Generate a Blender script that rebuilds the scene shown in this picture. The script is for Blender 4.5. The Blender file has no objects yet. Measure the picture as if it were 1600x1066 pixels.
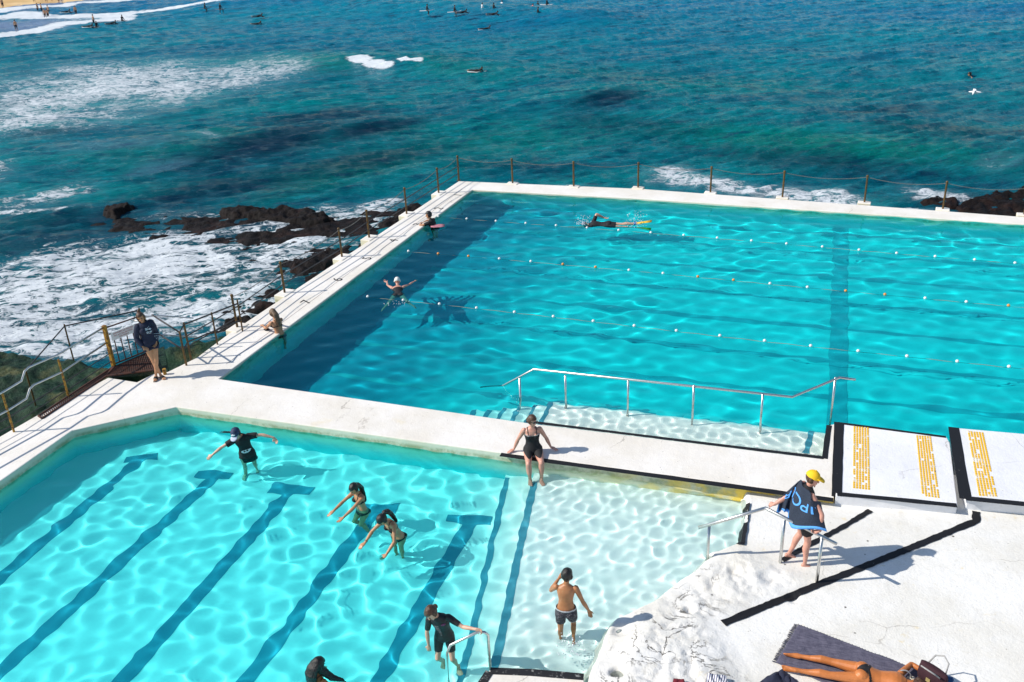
import bpy, bmesh, math, random
import numpy as np
from mathutils import Matrix, Vector, noise
random.seed(7); rng=np.random.default_rng(11)
sc=bpy.context.scene; COL=sc.collection
# ---------------------------------------------------------------- camera
F_PX=1533.3; PITCH,ROLL,YAW=math.radians(26.0),math.radians(-2.533),math.radians(-19.46); CH=10.2
_cp,_sp=math.cos(PITCH),math.sin(PITCH)
FW=Vector((math.sin(YAW)*_cp,math.cos(YAW)*_cp,-_sp)); _r=Vector((math.cos(YAW),-math.sin(YAW),0)); _u=_r.cross(FW)
RT=_r*math.cos(ROLL)+_u*math.sin(ROLL); UP=-_r*math.sin(ROLL)+_u*math.cos(ROLL)
camd=bpy.data.cameras.new('camera'); cam=bpy.data.objects.new('camera',camd); COL.objects.link(cam)
_m=Matrix((RT,UP,-FW)).transposed().to_4x4(); _m.translation=(0,0,CH); cam.matrix_world=_m
camd.lens=F_PX/1600*36; camd.clip_end=8000; sc.camera=cam
def at(px,py,z=0.0):
    "point of the photograph measured on the horizontal plane z"
    d=FW*F_PX+RT*(px-800)-UP*(py-533); t=(z-CH)/d.z
    return Vector((0,0,CH))+d*t
def atw(px,py,zw,zf):
    "the same through a water surface at zw down to a floor at zf"
    d=(FW*F_PX+RT*(px-800)-UP*(py-533)).normalized(); p=Vector((0,0,CH))+d*((zw-CH)/d.z)
    h=Vector((d.x,d.y,0))/1.333; c=-math.sqrt(max(1e-6,1-h.length_squared)); r=Vector((h.x,h.y,c))
    return p+r*((zf-zw)/r.z)
def pr(P):
    q=Vector(P)-Vector((0,0,CH)); w=q.dot(FW); return 800+F_PX*q.dot(RT)/w, 533-F_PX*q.dot(UP)/w
def ztop(b,py):
    "height of a vertical standing at b whose top shows at picture row py"
    lo,hi=b.z,b.z+5
    for _ in range(40):
        m=(lo+hi)/2
        if pr((b.x,b.y,m))[1]>py: lo=m
        else: hi=m
    return lo
# ---------------------------------------------------------------- levels
ZW=-0.05; ZK=-0.18; ZP=-0.12; ZS=-1.6; ZFLOOR=-1.45; ZKF=-1.0
# ---------------------------------------------------------------- light
SUN_AZ,SUN_EL=math.radians(22),math.radians(39)
w=bpy.data.worlds.new('World'); sc.world=w; w.use_nodes=True; nt=w.node_tree
sky=nt.nodes.new('ShaderNodeTexSky'); sky.sky_type='NISHITA'; sky.sun_disc=False; sky.sun_elevation=SUN_EL
sky.sun_rotation=math.radians(90)-(SUN_AZ+math.pi); sky.air_density=1.0; sky.dust_density=0.4; sky.ozone_density=1.5
nt.links.new(sky.outputs[0],nt.nodes['Background'].inputs[0]); nt.nodes['Background'].inputs[1].default_value=0.125
sl=bpy.data.lights.new('sun','SUN'); sl.energy=4.75; sl.angle=math.radians(.53); sl.color=(1,.95,.87)
so=bpy.data.objects.new('sun',sl); COL.objects.link(so)
SD=Vector((math.cos(SUN_AZ)*math.cos(SUN_EL),math.sin(SUN_AZ)*math.cos(SUN_EL),-math.sin(SUN_EL)))
so.rotation_euler=SD.to_track_quat('-Z','Y').to_euler(); so.location=(-20,-10,30); sl.cycles.is_caustics_light=True
vs=sc.view_settings; vs.view_transform='Standard'; vs.look='None'; vs.exposure=0.03; vs.gamma=1
sc.cycles.use_denoising=True; sc.cycles.max_bounces=10; sc.cycles.transmission_bounces=8; sc.cycles.caustics_refractive=True; sc.cycles.caustics_reflective=True
sc.cycles.sample_clamp_indirect=6; sc.cycles.sample_clamp_direct=12
# ---------------------------------------------------------------- materials
def srgb(*c): return tuple(((v/255)/12.92 if v/255<=.04045 else ((v/255+.055)/1.055)**2.4) for v in c)+(1,)
class NT:
    def __init__(s,name,rough=.6,spec=.5):
        s.m=bpy.data.materials.new(name); s.m.use_nodes=True; s.t=s.m.node_tree; s.b=s.t.nodes['Principled BSDF']
        s.b.inputs['Roughness'].default_value=rough; s.b.inputs['Specular IOR Level'].default_value=spec
    def n(s,ty,**k):
        x=s.t.nodes.new('ShaderNode'+ty)
        for a,v in k.items():
            if a.startswith('i_'):
                key=a[2:]; key=int(key) if key.isdigit() else key.replace('_',' ')
                s.set(x.inputs[key],v)
            else: setattr(x,a,v)
        return x
    def set(s,sock,v):
        if hasattr(v,'is_output'): s.t.links.new(v,sock)
        else: sock.default_value=v
    def pos(s): return s.n('NewGeometry').outputs['Position']
    def obj(s): return s.n('TexCoord').outputs['Object']
    def map(s,vec,scale=(1,1,1),rot=(0,0,0)): return s.n('Mapping',i_Vector=vec,i_Scale=scale,i_Rotation=rot).outputs[0]
    def noise(s,vec,scale=5,detail=4,rough=.55,dist=0): return s.n('TexNoise',i_Vector=vec,i_Scale=scale,i_Detail=detail,i_Roughness=rough,i_Distortion=dist).outputs['Fac']
    def voro(s,vec,scale=5,feature='F1'): 
        x=s.n('TexVoronoi'); x.feature=feature; s.set(x.inputs['Vector'],vec); s.set(x.inputs['Scale'],scale); return x.outputs['Distance']
    def rng(s,v,a,b,c=0.,d=1.,smooth=True):
        x=s.n('MapRange'); x.interpolation_type='SMOOTHSTEP' if smooth else 'LINEAR'
        for k,q in zip(('Value','From Min','From Max','To Min','To Max'),(v,a,b,c,d)): s.set(x.inputs[k],q)
        return x.outputs[0]
    def math(s,op,a,b=0.,c=None):
        x=s.n('Math',operation=op); s.set(x.inputs[0],a); s.set(x.inputs[1],b)
        if c is not None: s.set(x.inputs[2],c)
        return x.outputs[0]
    def mix(s,f,a,b,blend='MIX'):
        x=s.n('Mix',data_type='RGBA',blend_type=blend); s.set(x.inputs[0],f); s.set(x.inputs[6],a); s.set(x.inputs[7],b); return x.outputs[2]
    def attr(s,name): return s.n('Attribute',attribute_name=name).outputs['Fac']
    def xyz(s,vec):
        x=s.n('SeparateXYZ'); s.set(x.inputs[0],vec); return x.outputs
    def bump(s,h,dist=.01,strength=1.,normal=None):
        x=s.n('Bump',i_Height=h,i_Distance=dist,i_Strength=strength)
        if normal is not None: s.set(x.inputs['Normal'],normal)
        s.set(s.b.inputs['Normal'],x.outputs[0]); return x.outputs[0]
    def col(s,v): s.set(s.b.inputs['Base Color'],v)
    def rgh(s,v): s.set(s.b.inputs['Roughness'],v)
MATS={}
def simple(name,c,rough=.6,metal=0.,var=.12,scale=14.,bump=0.,spec=.5,sss=0.):
    if name in MATS: return MATS[name]
    t=NT(name,rough,spec); p=t.obj(); n=t.noise(p,scale,4)
    lo=tuple(v*(1-var) for v in c[:3])+(1,); hi=tuple(min(1,v*(1+var)) for v in c[:3])+(1,)
    t.col(t.mix(t.rng(n,.3,.7),lo,hi)); t.b.inputs['Metallic'].default_value=metal
    if bump: t.bump(t.noise(p,scale*4,3),bump)
    if sss:
        t.b.inputs['Subsurface Weight'].default_value=sss; t.b.inputs['Subsurface Radius'].default_value=(.02,.008,.004)
    MATS[name]=t.m; return t.m
def skin(name,c): return simple('skin_'+name,c,.45,var=.1,scale=9,bump=.0015,sss=0)
SK=dict(fair=skin('fair',(.62,.36,.25,1)),tan=skin('tan',(.50,.245,.125,1)),boy=skin('boy',(.42,.18,.075,1)),orange=skin('orange',(.52,.17,.045,1)),pink=skin('pink',(.60,.30,.22,1)))
BLACK=simple('black_fabric',(.012,.012,.014,1),.8,bump=.002)
NAVY=simple('navy_fabric',(.012,.017,.045,1),.85,bump=.004,scale=30)
HAIRK=simple('hair_black',(.010,.007,.006,1),.38,var=.5,scale=60,bump=.004)
HAIRB=simple('hair_brown',(.075,.035,.017,1),.42,var=.5,scale=60,bump=.004)
HAIRL=simple('hair_dark_blonde',(.16,.10,.055,1),.45,var=.45,scale=60,bump=.004)
STEEL=simple('brushed_steel',(.62,.62,.60,1),.28,metal=1.,var=.1,scale=30)
WHITEP=simple('white_print',(.75,.76,.78,1),.7)
# white painted concrete with wear
def concrete(name,c1,c2,stain=True,rock=False,wall=False):
    t=NT(name,.78,.3); p=t.pos()
    big=t.noise(p,.7,5,.6); fine=t.noise(p,9,6,.7); c=t.mix(t.rng(big,.35,.68),c1,c2)
    c=t.mix(t.math('MULTIPLY',t.rng(fine,.52,.74),.35),c,srgb(214,206,186))
    spk=t.voro(p,16); sp2=t.noise(p,3.1,3); c=t.mix(t.math('MULTIPLY',t.rng(spk,.10,.05),t.rng(sp2,.56,.66)),c,srgb(112,106,96))
    sp3=t.voro(p,5.3); c=t.mix(t.math('MULTIPLY',t.rng(sp3,.07,.02),.7),c,srgb(120,112,100))
    cr=t.voro(t.mix(.25,p,t.n('TexNoise',i_Vector=p,i_Scale=2.2,i_Detail=5.).outputs['Color']),.55,'DISTANCE_TO_EDGE')
    c=t.mix(t.math('MULTIPLY',t.rng(cr,.004,.001),t.rng(big,.5,.62,0,.4)),c,srgb(120,110,100))
    if stain:
        y=t.noise(p,1.3,4,.6); c=t.mix(t.rng(y,.62,.8,0,.35),c,srgb(226,206,150))
        # cream to yellow stain down the pool-side faces
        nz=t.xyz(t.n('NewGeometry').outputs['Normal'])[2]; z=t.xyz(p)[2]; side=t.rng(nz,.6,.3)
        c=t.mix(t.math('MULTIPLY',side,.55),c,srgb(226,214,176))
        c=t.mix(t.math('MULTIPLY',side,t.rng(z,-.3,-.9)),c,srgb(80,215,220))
        al=t.math('MULTIPLY',t.math('MULTIPLY',side,t.rng(z,-.06,-.14)),t.math('MULTIPLY',t.rng(z,-.36,-.22),t.rng(t.noise(p,3.5,5,.7),.38,.62,.15,.75))); c=t.mix(al,c,srgb(140,150,104))
        st=t.math('MULTIPLY',side,t.math('MULTIPLY',t.rng(t.xyz(p)[0],-4.4,-1.0),t.rng(t.noise(p,2.4,4),.38,.6)))
        st=t.math('MULTIPLY',st,t.rng(t.xyz(p)[1],16.0,15.6)); c=t.mix(st,c,srgb(255,214,96))
    h=t.math('ADD',t.noise(p,30,5,.7),t.math('MULTIPLY',t.noise(p,4,4),2.)); 
    if rock:
        c=t.mix(t.math('MULTIPLY',t.rng(t.noise(p,22,6,.8),.54,.70),.30),c,srgb(176,170,160)); c=t.mix(t.math('MULTIPLY',t.rng(t.noise(p,.55,5,.65),.50,.70),.4),c,srgb(216,211,200))
        r1=t.noise(p,2.1,8,.68); c=t.mix(t.math('MULTIPLY',t.rng(r1,.44,.27,0,.6),t.attr('rockiness')),c,srgb(182,172,152)); c=t.mix(t.rng(t.noise(p,3.3,5,.6),.64,.75,0,.55),c,srgb(224,200,140))
        pit=t.math('MULTIPLY',t.rng(t.voro(p,4.1),.11,.04),t.rng(t.noise(p,1.9,2),.5,.6)); c=t.mix(pit,c,srgb(70,60,48))
        ck=t.math('ABSOLUTE',t.math('SUBTRACT',t.noise(p,1.5,9,.62,.9),.5)); ra=t.attr('rockiness'); ck2=t.math('MULTIPLY',ra,t.rng(t.noise(p,.9,3),.45,.60)); crk=t.math('MULTIPLY',t.rng(ck,.010,.002),ck2); c=t.mix(t.math('MULTIPLY',crk,.75),c,srgb(96,86,74))
        c=t.mix(t.math('MULTIPLY',t.math('MULTIPLY',ra,t.rng(t.noise(p,14,6,.8),.60,.70)),.3),c,srgb(170,164,152))
        h=t.math('ADD',t.math('MULTIPLY',h,t.math('MULTIPLY_ADD',ra,.35,.65)),t.math('MULTIPLY',t.math('MULTIPLY',r1,ra),3.2)); h=t.math('SUBTRACT',h,t.math('MULTIPLY',crk,4.))
    t.col(c); t.bump(h,.006 if not rock else .011); return t.m
M_DECK=concrete('white_painted_concrete',srgb(240,235,228),srgb(229,222,210))
M_SLAB=concrete('white_painted_slab',srgb(238,238,240),srgb(227,227,230),stain=False)
M_ROCK=concrete('white_painted_rock',srgb(240,238,233),srgb(228,224,214),stain=False,rock=True)
def stripe_mat(name,c,wear,wc=(.75,.74,.7,1)):
    t=NT(name,.6,.3); p=t.pos(); n=t.noise(p,14,6,.75); t.col(t.mix(t.rng(n,.62-wear,.72-wear),c,wc)); return t.m
M_BLACKP=stripe_mat('black_line_paint',(.012,.012,.014,1),-.04)
M_BLACKW=stripe_mat('worn_black_line_paint',(.02,.02,.022,1),.06,(.3,.3,.28,1))
# pool floors
def floor_mat(name,c,c2,scale=.8,line=False,shadecol=None):
    t=NT(name,.9,.1); p=t.pos(); n=t.noise(p,scale,4,.6); t.col(t.mix(t.rng(n,.35,.68),c,c2)); 
    if shadecol:  # wall shadow and depth painted into the floor colour, darker toward the left
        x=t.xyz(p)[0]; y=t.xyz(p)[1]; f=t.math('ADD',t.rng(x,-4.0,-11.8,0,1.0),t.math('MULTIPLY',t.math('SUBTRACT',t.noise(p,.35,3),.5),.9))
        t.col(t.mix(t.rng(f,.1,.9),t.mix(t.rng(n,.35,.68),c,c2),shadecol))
    return t.m
M_KFLOOR=floor_mat('paddling_pool_floor_paint',(.88,.93,.91,1),(.93,.95,.93,1))
M_KSHAL=floor_mat('shallow_floor_paint',(.74,.89,.88,1),(.81,.92,.91,1))
M_KSTEP=floor_mat('step_floor_paint',(.80,.94,.91,1),(.84,.95,.91,1))
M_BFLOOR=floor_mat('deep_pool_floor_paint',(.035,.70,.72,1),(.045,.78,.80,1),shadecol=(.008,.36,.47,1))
M_LINE=floor_mat('dark_lane_paint',(.06,.29,.40,1),(.08,.34,.45,1))
M_LINE2=floor_mat('lane_paint_deep',(.02,.44,.51,1),(.025,.50,.56,1))
def water_mat(name,rot,col=(1,1,1,1),vol=None,shallow=None):
    m=bpy.data.materials.new(name); m.use_nodes=True; nt=m.node_tree; nt.nodes.clear()
    o=nt.nodes.new('ShaderNodeOutputMaterial'); g=nt.nodes.new('ShaderNodeBsdfGlass'); g.inputs['IOR'].default_value=1.333; g.inputs['Roughness'].default_value=0; g.inputs['Color'].default_value=col
    nt.links.new(g.outputs[0],o.inputs[0])
    if shallow:
        # the water body is tinted less where it is shallow
        at_=nt.nodes.new('ShaderNodeAttribute'); at_.attribute_name='shallow'
        mx=nt.nodes.new('ShaderNodeMix'); mx.data_type='RGBA'; mx.inputs[6].default_value=col; mx.inputs[7].default_value=shallow; nt.links.new(at_.outputs['Fac'],mx.inputs[0]); nt.links.new(mx.outputs[2],g.inputs['Color'])
    if vol:
        v=nt.nodes.new('ShaderNodeVolumeAbsorption'); v.inputs['Color'].default_value=vol[0]; v.inputs['Density'].default_value=vol[1]; nt.links.new(v.outputs[0],o.inputs[1])
    return m
# ---------------------------------------------------------------- mesh helpers
def tag(o,label=None,cat=None,group=None,kind=None):
    if label: o['label']=label
    if cat: o['category']=cat
    if group: o['group']=group
    if kind: o['kind']=kind
    return o
def empty(name,loc,label=None,cat=None,group=None):
    o=bpy.data.objects.new(name,None); COL.objects.link(o); o.location=loc; o.empty_display_size=.1; return tag(o,label,cat,group)
def link(name,me,mat,parent=None,smooth=False,loc=None):
    if mat is not None: me.materials.clear(); me.materials.append(mat)
    if smooth: me.polygons.foreach_set('use_smooth',[True]*len(me.polygons))
    o=bpy.data.objects.new(name,me); COL.objects.link(o)
    if parent is not None:
        o.parent=parent; o.matrix_parent_inverse=Matrix.Translation(-Vector(parent.location)) if loc is None else Matrix()
    return o
class MB:
    def __init__(s): s.v=[]; s.f=[]
    def add(s,V,F):
        k=len(s.v); s.v+= [tuple(x) for x in V]; s.f+=[tuple(i+k for i in f) for f in F]; return s
    def box(s,c,h,X=Vector((1,0,0)),Y=Vector((0,1,0)),Z=Vector((0,0,1))):
        c=Vector(c); V=[c+X*(a*h[0])+Y*(b*h[1])+Z*(d*h[2]) for a in(-1,1) for b in(-1,1) for d in(-1,1)]
        return s.add(V,[(0,1,3,2),(4,6,7,5),(0,4,5,1),(2,3,7,6),(0,2,6,4),(1,5,7,3)])
    def prism(s,poly,z0,z1):
        "poly: list of (x,y[,z]); top at z1"
        P=[Vector((p[0],p[1],0)) for p in poly]
        a=sum(P[i].x*P[(i+1)%len(P)].y-P[(i+1)%len(P)].x*P[i].y for i in range(len(P)))
        if a<0: P=P[::-1]
        n=len(P); V=[(p.x,p.y,z0) for p in P]+[(p.x,p.y,z1) for p in P]
        F=[tuple(range(n))[::-1],tuple(range(n,2*n))]+[(i,(i+1)%n,n+(i+1)%n,n+i) for i in range(n)]
        return s.add(V,F)
    def tube(s,pts,r,seg=8,closed=False):
        P=[Vector(p) for p in pts]; R=r if isinstance(r,(list,tuple)) else [r]*len(P); V=[];n=len(P)
        for i,p in enumerate(P):
            d=(P[min(i+1,n-1)]-P[max(i-1,0)]); d=d.normalized() if d.length>1e-9 else Vector((0,0,1))
            a=d.cross(Vector((0,0,1)));
            if a.length<.05: a=d.cross(Vector((1,0,0)))
            a.normalize(); b=d.cross(a)
            V+=[p+(a*math.cos(t)+b*math.sin(t))*R[i] for t in [2*math.pi*k/seg for k in range(seg)]]
        F=[(i*seg+k,i*seg+(k+1)%seg,(i+1)*seg+(k+1)%seg,(i+1)*seg+k) for i in range(n-1) for k in range(seg)]
        F+=[tuple(range(seg))[::-1],tuple(range((n-1)*seg,n*seg))]
        return s.add(V,F)
    def loft(s,rings,seg=14):
        "rings: (center, X half-axis vector, Y half-axis vector)"
        V=[]
        for c,X,Y in rings: V+=[Vector(c)+X*math.cos(t)+Y*math.sin(t) for t in [2*math.pi*k/seg for k in range(seg)]]
        n=len(rings); F=[(i*seg+k,i*seg+(k+1)%seg,(i+1)*seg+(k+1)%seg,(i+1)*seg+k) for i in range(n-1) for k in range(seg)]
        F+=[tuple(range(seg))[::-1],tuple(range((n-1)*seg,n*seg))]
        return s.add(V,F)
    def ell(s,c,X,Y,Z,nu=12,nv=8):
        c=Vector(c); V=[c+Z]; 
        for i in range(1,nv):
            a=math.pi*i/nv; V+=[c+Z*math.cos(a)+(X*math.cos(2*math.pi*k/nu)+Y*math.sin(2*math.pi*k/nu))*math.sin(a) for k in range(nu)]
        V.append(c-Z); F=[(0,1+k,1+(k+1)%nu) for k in range(nu)]
        for i in range(nv-2): F+=[(1+i*nu+k,1+(i+1)*nu+k,1+(i+1)*nu+(k+1)%nu,1+i*nu+(k+1)%nu) for k in range(nu)]
        e=len(V)-1; b=1+(nv-2)*nu; F+=[(e,b+(k+1)%nu,b+k) for k in range(nu)]
        return s.add(V,F)
    def sph(s,c,r,nu=10,nv=7): return s.ell(c,Vector((r,0,0)),Vector((0,r,0)),Vector((0,0,r)),nu,nv)
    def mesh(s,name,fix=True):
        me=bpy.data.meshes.new(name); me.from_pydata([tuple(v) for v in s.v],[],s.f); me.update()
        if fix:
            bm=bmesh.new(); bm.from_mesh(me); bmesh.ops.recalc_face_normals(bm,faces=bm.faces); bm.to_mesh(me); bm.free()
        return me
    def build(s,name,mat,parent=None,smooth=False,bevel=0,fix=True):
        me=s.mesh(name,fix); o=link(name,me,mat,parent,smooth)
        if bevel:
            b=o.modifiers.new('bevel','BEVEL'); b.width=bevel; b.segments=2; b.limit_method='ANGLE'
        return o
def gridmesh(name,X,Y,Z,attrs=None):
    ny,nx=X.shape; me=bpy.data.meshes.new(name); nv=nx*ny
    V=np.stack([X,Y,Z],-1).reshape(-1).astype(np.float32); idx=np.arange(nv).reshape(ny,nx)
    F=np.stack([idx[:-1,:-1],idx[:-1,1:],idx[1:,1:],idx[1:,:-1]],-1).reshape(-1); nf=len(F)//4
    me.vertices.add(nv); me.vertices.foreach_set('co',V); me.loops.add(nf*4); me.loops.foreach_set('vertex_index',F.astype(np.int32))
    me.polygons.add(nf); me.polygons.foreach_set('loop_start',np.arange(0,nf*4,4,dtype=np.int32)); 
    me.polygons.foreach_set('use_smooth',np.ones(nf,dtype=bool)); me.update(calc_edges=True)
    for k,a in (attrs or {}).items():
        at_=me.attributes.new(k,'FLOAT','POINT'); at_.data.foreach_set('value',a.reshape(-1).astype(np.float32))
    return me
def waves(X,Y,n,lmin,lmax,amp,seed,dirs=None,spread=math.pi,p=1.):
    r=np.random.default_rng(seed); Z=np.zeros_like(X)
    for i in range(n):
        lam=lmin*(lmax/lmin)**r.random(); k=2*np.pi/lam; th=(dirs if dirs is not None else 0)+(r.random()*2-1)*spread
        Z+=amp*(lam/lmax)**p*np.sin(k*(X*np.cos(th)+Y*np.sin(th))+r.random()*6.283)
    return Z
def vnoise(X,Y,scale,seed,octs=4):
    "value noise on numpy arrays"
    r=np.random.default_rng(seed); T=r.random((256,256)); out=np.zeros_like(X); a=1.; tot=0
    for o in range(octs):
        x=X*scale*2**o+o*17.3; y=Y*scale*2**o+o*9.1; i=np.floor(x).astype(int); j=np.floor(y).astype(int); fx=x-i; fy=y-j
        fx=fx*fx*(3-2*fx); fy=fy*fy*(3-2*fy); g=lambda a_,b_:T[a_%256,b_%256]
        out+=a*((g(i,j)*(1-fx)+g(i+1,j)*fx)*(1-fy)+(g(i,j+1)*(1-fx)+g(i+1,j+1)*fx)*fy); tot+=a; a*=.5
    return out/tot
def segdist(X,Y,pts):
    D=np.full(X.shape,1e9)
    for a,b in zip(pts[:-1],pts[1:]):
        dx,dy=b[0]-a[0],b[1]-a[1]; L=dx*dx+dy*dy+1e-12; t=np.clip(((X-a[0])*dx+(Y-a[1])*dy)/L,0,1)
        D=np.minimum(D,np.hypot(X-a[0]-t*dx,Y-a[1]-t*dy))
    return D
def inpoly(X,Y,pts):
    I=np.zeros(X.shape,bool); n=len(pts)
    for i in range(n):
        x1,y1=pts[i][0],pts[i][1]; x2,y2=pts[(i+1)%n][0],pts[(i+1)%n][1]
        c=((y1>Y)!=(y2>Y))&(X<(x2-x1)*(Y-y1)/((y2-y1) if abs(y2-y1)>1e-12 else 1e-12)+x1); I^=c
    return I
# ================================================================ the pools
D=lambda L,z=0.0:[at(x,y,z) for x,y in L]
deck_poly=D([(-260,830),(0,682),(56,650),(169,590),(214,597),(240,584),(262,581),(307,559),(358,521),(717,283),(1000,295),(1600,339),(1900,361),(1900,372),(1600,350.6),(1000,310.5),(738,296.5),(342,592),(840,663),(1285,717),(1293,665),(1312,660),(1303,778),(778,707),(276,636),(112,673),(-260,935)])
b=MB(); b.prism(deck_poly,-2.6,0.0)
deck=b.build('pool_deck',M_DECK,bevel=.02); tag(deck,kind='structure')
def strip(pts,w,z,name,mat,parent,th=.004,seg=None,wob=0):
    "painted band of width w along points, laid z high"
    b=MB(); P=[]
    for a,c in zip(pts[:-1],pts[1:]):
        k=max(1,int((Vector(c)-Vector(a)).length/.25)) if wob else 1
        P+=[Vector(a).lerp(Vector(c),i/k) for i in range(k)]
    P.append(Vector(pts[-1])); L=[];R=[]
    for i,p in enumerate(P):
        d=(P[min(i+1,len(P)-1)]-P[max(0,i-1)]); d.z=0; d.normalize(); n=Vector((-d.y,d.x,0)); ww=w/2+random.uniform(-wob,wob)
        L.append(p+n*ww); R.append(p-n*ww)
    V=[(q.x,q.y,z) for q in L]+[(q.x,q.y,z) for q in R]; n=len(L)
    V+=[(x,y,z_-th) for x,y,z_ in V]; F=[]
    for i in range(n-1): F+=[(i,i+1,n+i+1,n+i),(2*n+i,3*n+i,3*n+i+1,2*n+i+1),(i,2*n+i,2*n+i+1,i+1),(n+i,n+i+1,3*n+i+1,3*n+i)]
    F+=[(0,n,3*n,2*n),(n-1,3*n-1,4*n-1,2*n-1)]
    b.add(V,F); return b.build(name,mat,parent)
strip(D([(782,710.5),(1050,747),(1302,781.5)]),.13,.004,'edge_stripe',M_BLACKP,deck,wob=.006)
strip(D([(822,658.5),(1060,688),(1287,715.5)]),.09,.004,'edge_stripe',M_BLACKP,deck,wob=.004)
strip(D([(1288.5,717),(1292,688),(1295.5,665)]),.10,.008,'edge_stripe',M_BLACKP,deck,wob=.004)
strip(D([(1307.5,660),(1306,700),(1304,776)]),.10,.008,'edge_stripe',M_BLACKP,deck,wob=.005)
# concrete pads under the fence posts and lane numbers painted on the coping
post_px=[(371,512),(445,458),(534.5,402),(577,372),(635.5,335),(685.5,302),(717,282)]
far_px=[(801,287),(896.5,292),(997,294),(1110,301.5),(1222.5,309),(1350.5,317),(1473,327.5),(1600,336)]
LDIR=(at(717,283)-at(358,521)).normalized(); LN=Vector((-LDIR.y,LDIR.x,0))
FDIR=(at(1600,339)-at(1000,295)).normalized(); FN=Vector((-FDIR.y,FDIR.x,0))
for i,(x,y) in enumerate(post_px[:-1]):
    p=at(x,y); b=MB(); b.box((p.x,p.y,-.14),(.17,.26,.16),LN,LDIR); b.build('post_pad',M_DECK,deck,bevel=.02)
for x,y in far_px:
    p=at(x,y); b=MB(); b.box((p.x,p.y,-.14),(.2,.14,.165),FDIR,FN); b.build('post_pad',M_DECK,deck,bevel=.02)
def text_obj(name,s,size,mat,parent,M,ext=.001):
    cu=bpy.data.curves.new(name,'FONT'); cu.body=s; cu.size=size; cu.extrude=ext; cu.align_x='CENTER'; cu.align_y='CENTER'
    o=bpy.data.objects.new(name,cu); COL.objects.link(o); dg=bpy.context.evaluated_depsgraph_get(); me=bpy.data.meshes.new_from_object(o.evaluated_get(dg)); bpy.data.objects.remove(o)
    if M is not None: me.transform(M)
    if mat is None: return me
    return link(name,me,mat,parent)
for n_,px in (('8',(425,509)),('7',(479,472)),('6',(528,437)),('5',(574,404)),('4',(615,376)),('3',(653,351)),('2',(686,326)),('1',(716,305))):
    p=at(*px); upv=-Vector((LDIR.y,-LDIR.x,0)); X=Vector((upv.y,-upv.x,0))
    M=Matrix(((X.x,upv.x,0,p.x),(X.y,upv.y,0,p.y),(0,0,1,.004),(0,0,0,1))); text_obj('lane_number',n_,.42,M_BLACKP,deck,M)
# hairline joints along the coping
t=NT('joint_sealant',.8); t.col((.35,.30,.28,1)); M_JOINT=t.m
strip([at(345,575)+LDIR*.2,at(722,296)],.012,.003,'joint',M_JOINT,deck)
# slabs with worn yellow tactile strips
slab=MB().prism(D([(1312,661),(1478,681.5),(1484,692),(1496,789),(1306,775)],.06),-.6,.06).build('ramp_slab',M_SLAB,bevel=.01); tag(slab,kind='structure')
slab2=MB().prism(D([(1486,668),(1600,678),(1900,706),(1900,826),(1600,785),(1512,778)],.12),-.6,.12).build('upper_slab',M_SLAB,bevel=.01); tag(slab2,kind='structure')
S1=lambda L:D(L,.06)
strip(S1([(1309,661),(1478,683)]),.07,.064,'edge_stripe',M_BLACKP,slab,wob=.004)
strip(S1([(1311.5,662),(1308.5,771)]),.16,.068,'edge_stripe',M_BLACKP,slab,wob=.006)
strip(S1([(1308,772),(1400,780.5),(1495,790)]),.12,.064,'edge_stripe',M_BLACKP,slab,wob=.006)
S2=lambda L:D(L,.12)
strip(S2([(1490,668),(1497,710),(1509,780)]),.19,.124,'edge_stripe',M_BLACKP,slab2,wob=.006)
strip(S2([(1509,779),(1600,788),(1800,812)]),.14,.128,'edge_stripe',M_BLACKP,slab2,wob=.006)
t=NT('worn_yellow_paint',.6); p=t.pos(); n=t.noise(p,4.2,5,.75); t.col(t.mix(t.rng(n,.55,.64),srgb(228,184,28),srgb(214,208,196))); 
n2=t.noise(p,2.2,4,.7); t.col(t.mix(t.rng(n2,.64,.70),t.mix(t.rng(n,.55,.64),srgb(226,178,26),srgb(222,214,196)),(.03,.03,.035,1))); M_YEL=t.m
def tactile(quad,z,parent):
    A,B_,C,Dd=[at(x,y,z) for x,y in quad]; b=MB(); nu=6; nv=30
    for i in range(nu):
        for j in range(nv):
            if random.random()<.05: continue
            u=(i+.5)/nu; v=(j+.5)/nv; p=A.lerp(B_,u).lerp(Dd.lerp(C,u),v); ex=(B_-A)*(.36/nu); ey=(Dd-A)*(.45/nv)
            b.add([p-ex-ey+Vector((0,0,z-p.z+.001)),p+ex-ey,p+ex+ey,p-ex+ey,p-ex*.7-ey*.7+Vector((0,0,.009)),p+ex*.7-ey*.7+Vector((0,0,.009)),p+ex*.7+ey*.7+Vector((0,0,.009)),p-ex*.7+ey*.7+Vector((0,0,.009))],[(0,1,5,4),(1,2,6,5),(2,3,7,6),(3,0,4,7),(4,5,6,7)])
    b.build('tactile_strip',M_YEL,parent,fix=False)
tactile([(1333,666),(1358,668),(1360,766),(1332,763)],.06,slab)
tactile([(1431,680),(1455,682),(1469,779),(1440,775)],.06,slab)
tactile([(1511,673),(1537,676),(1559,777),(1529,775)],.12,slab2)
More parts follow.
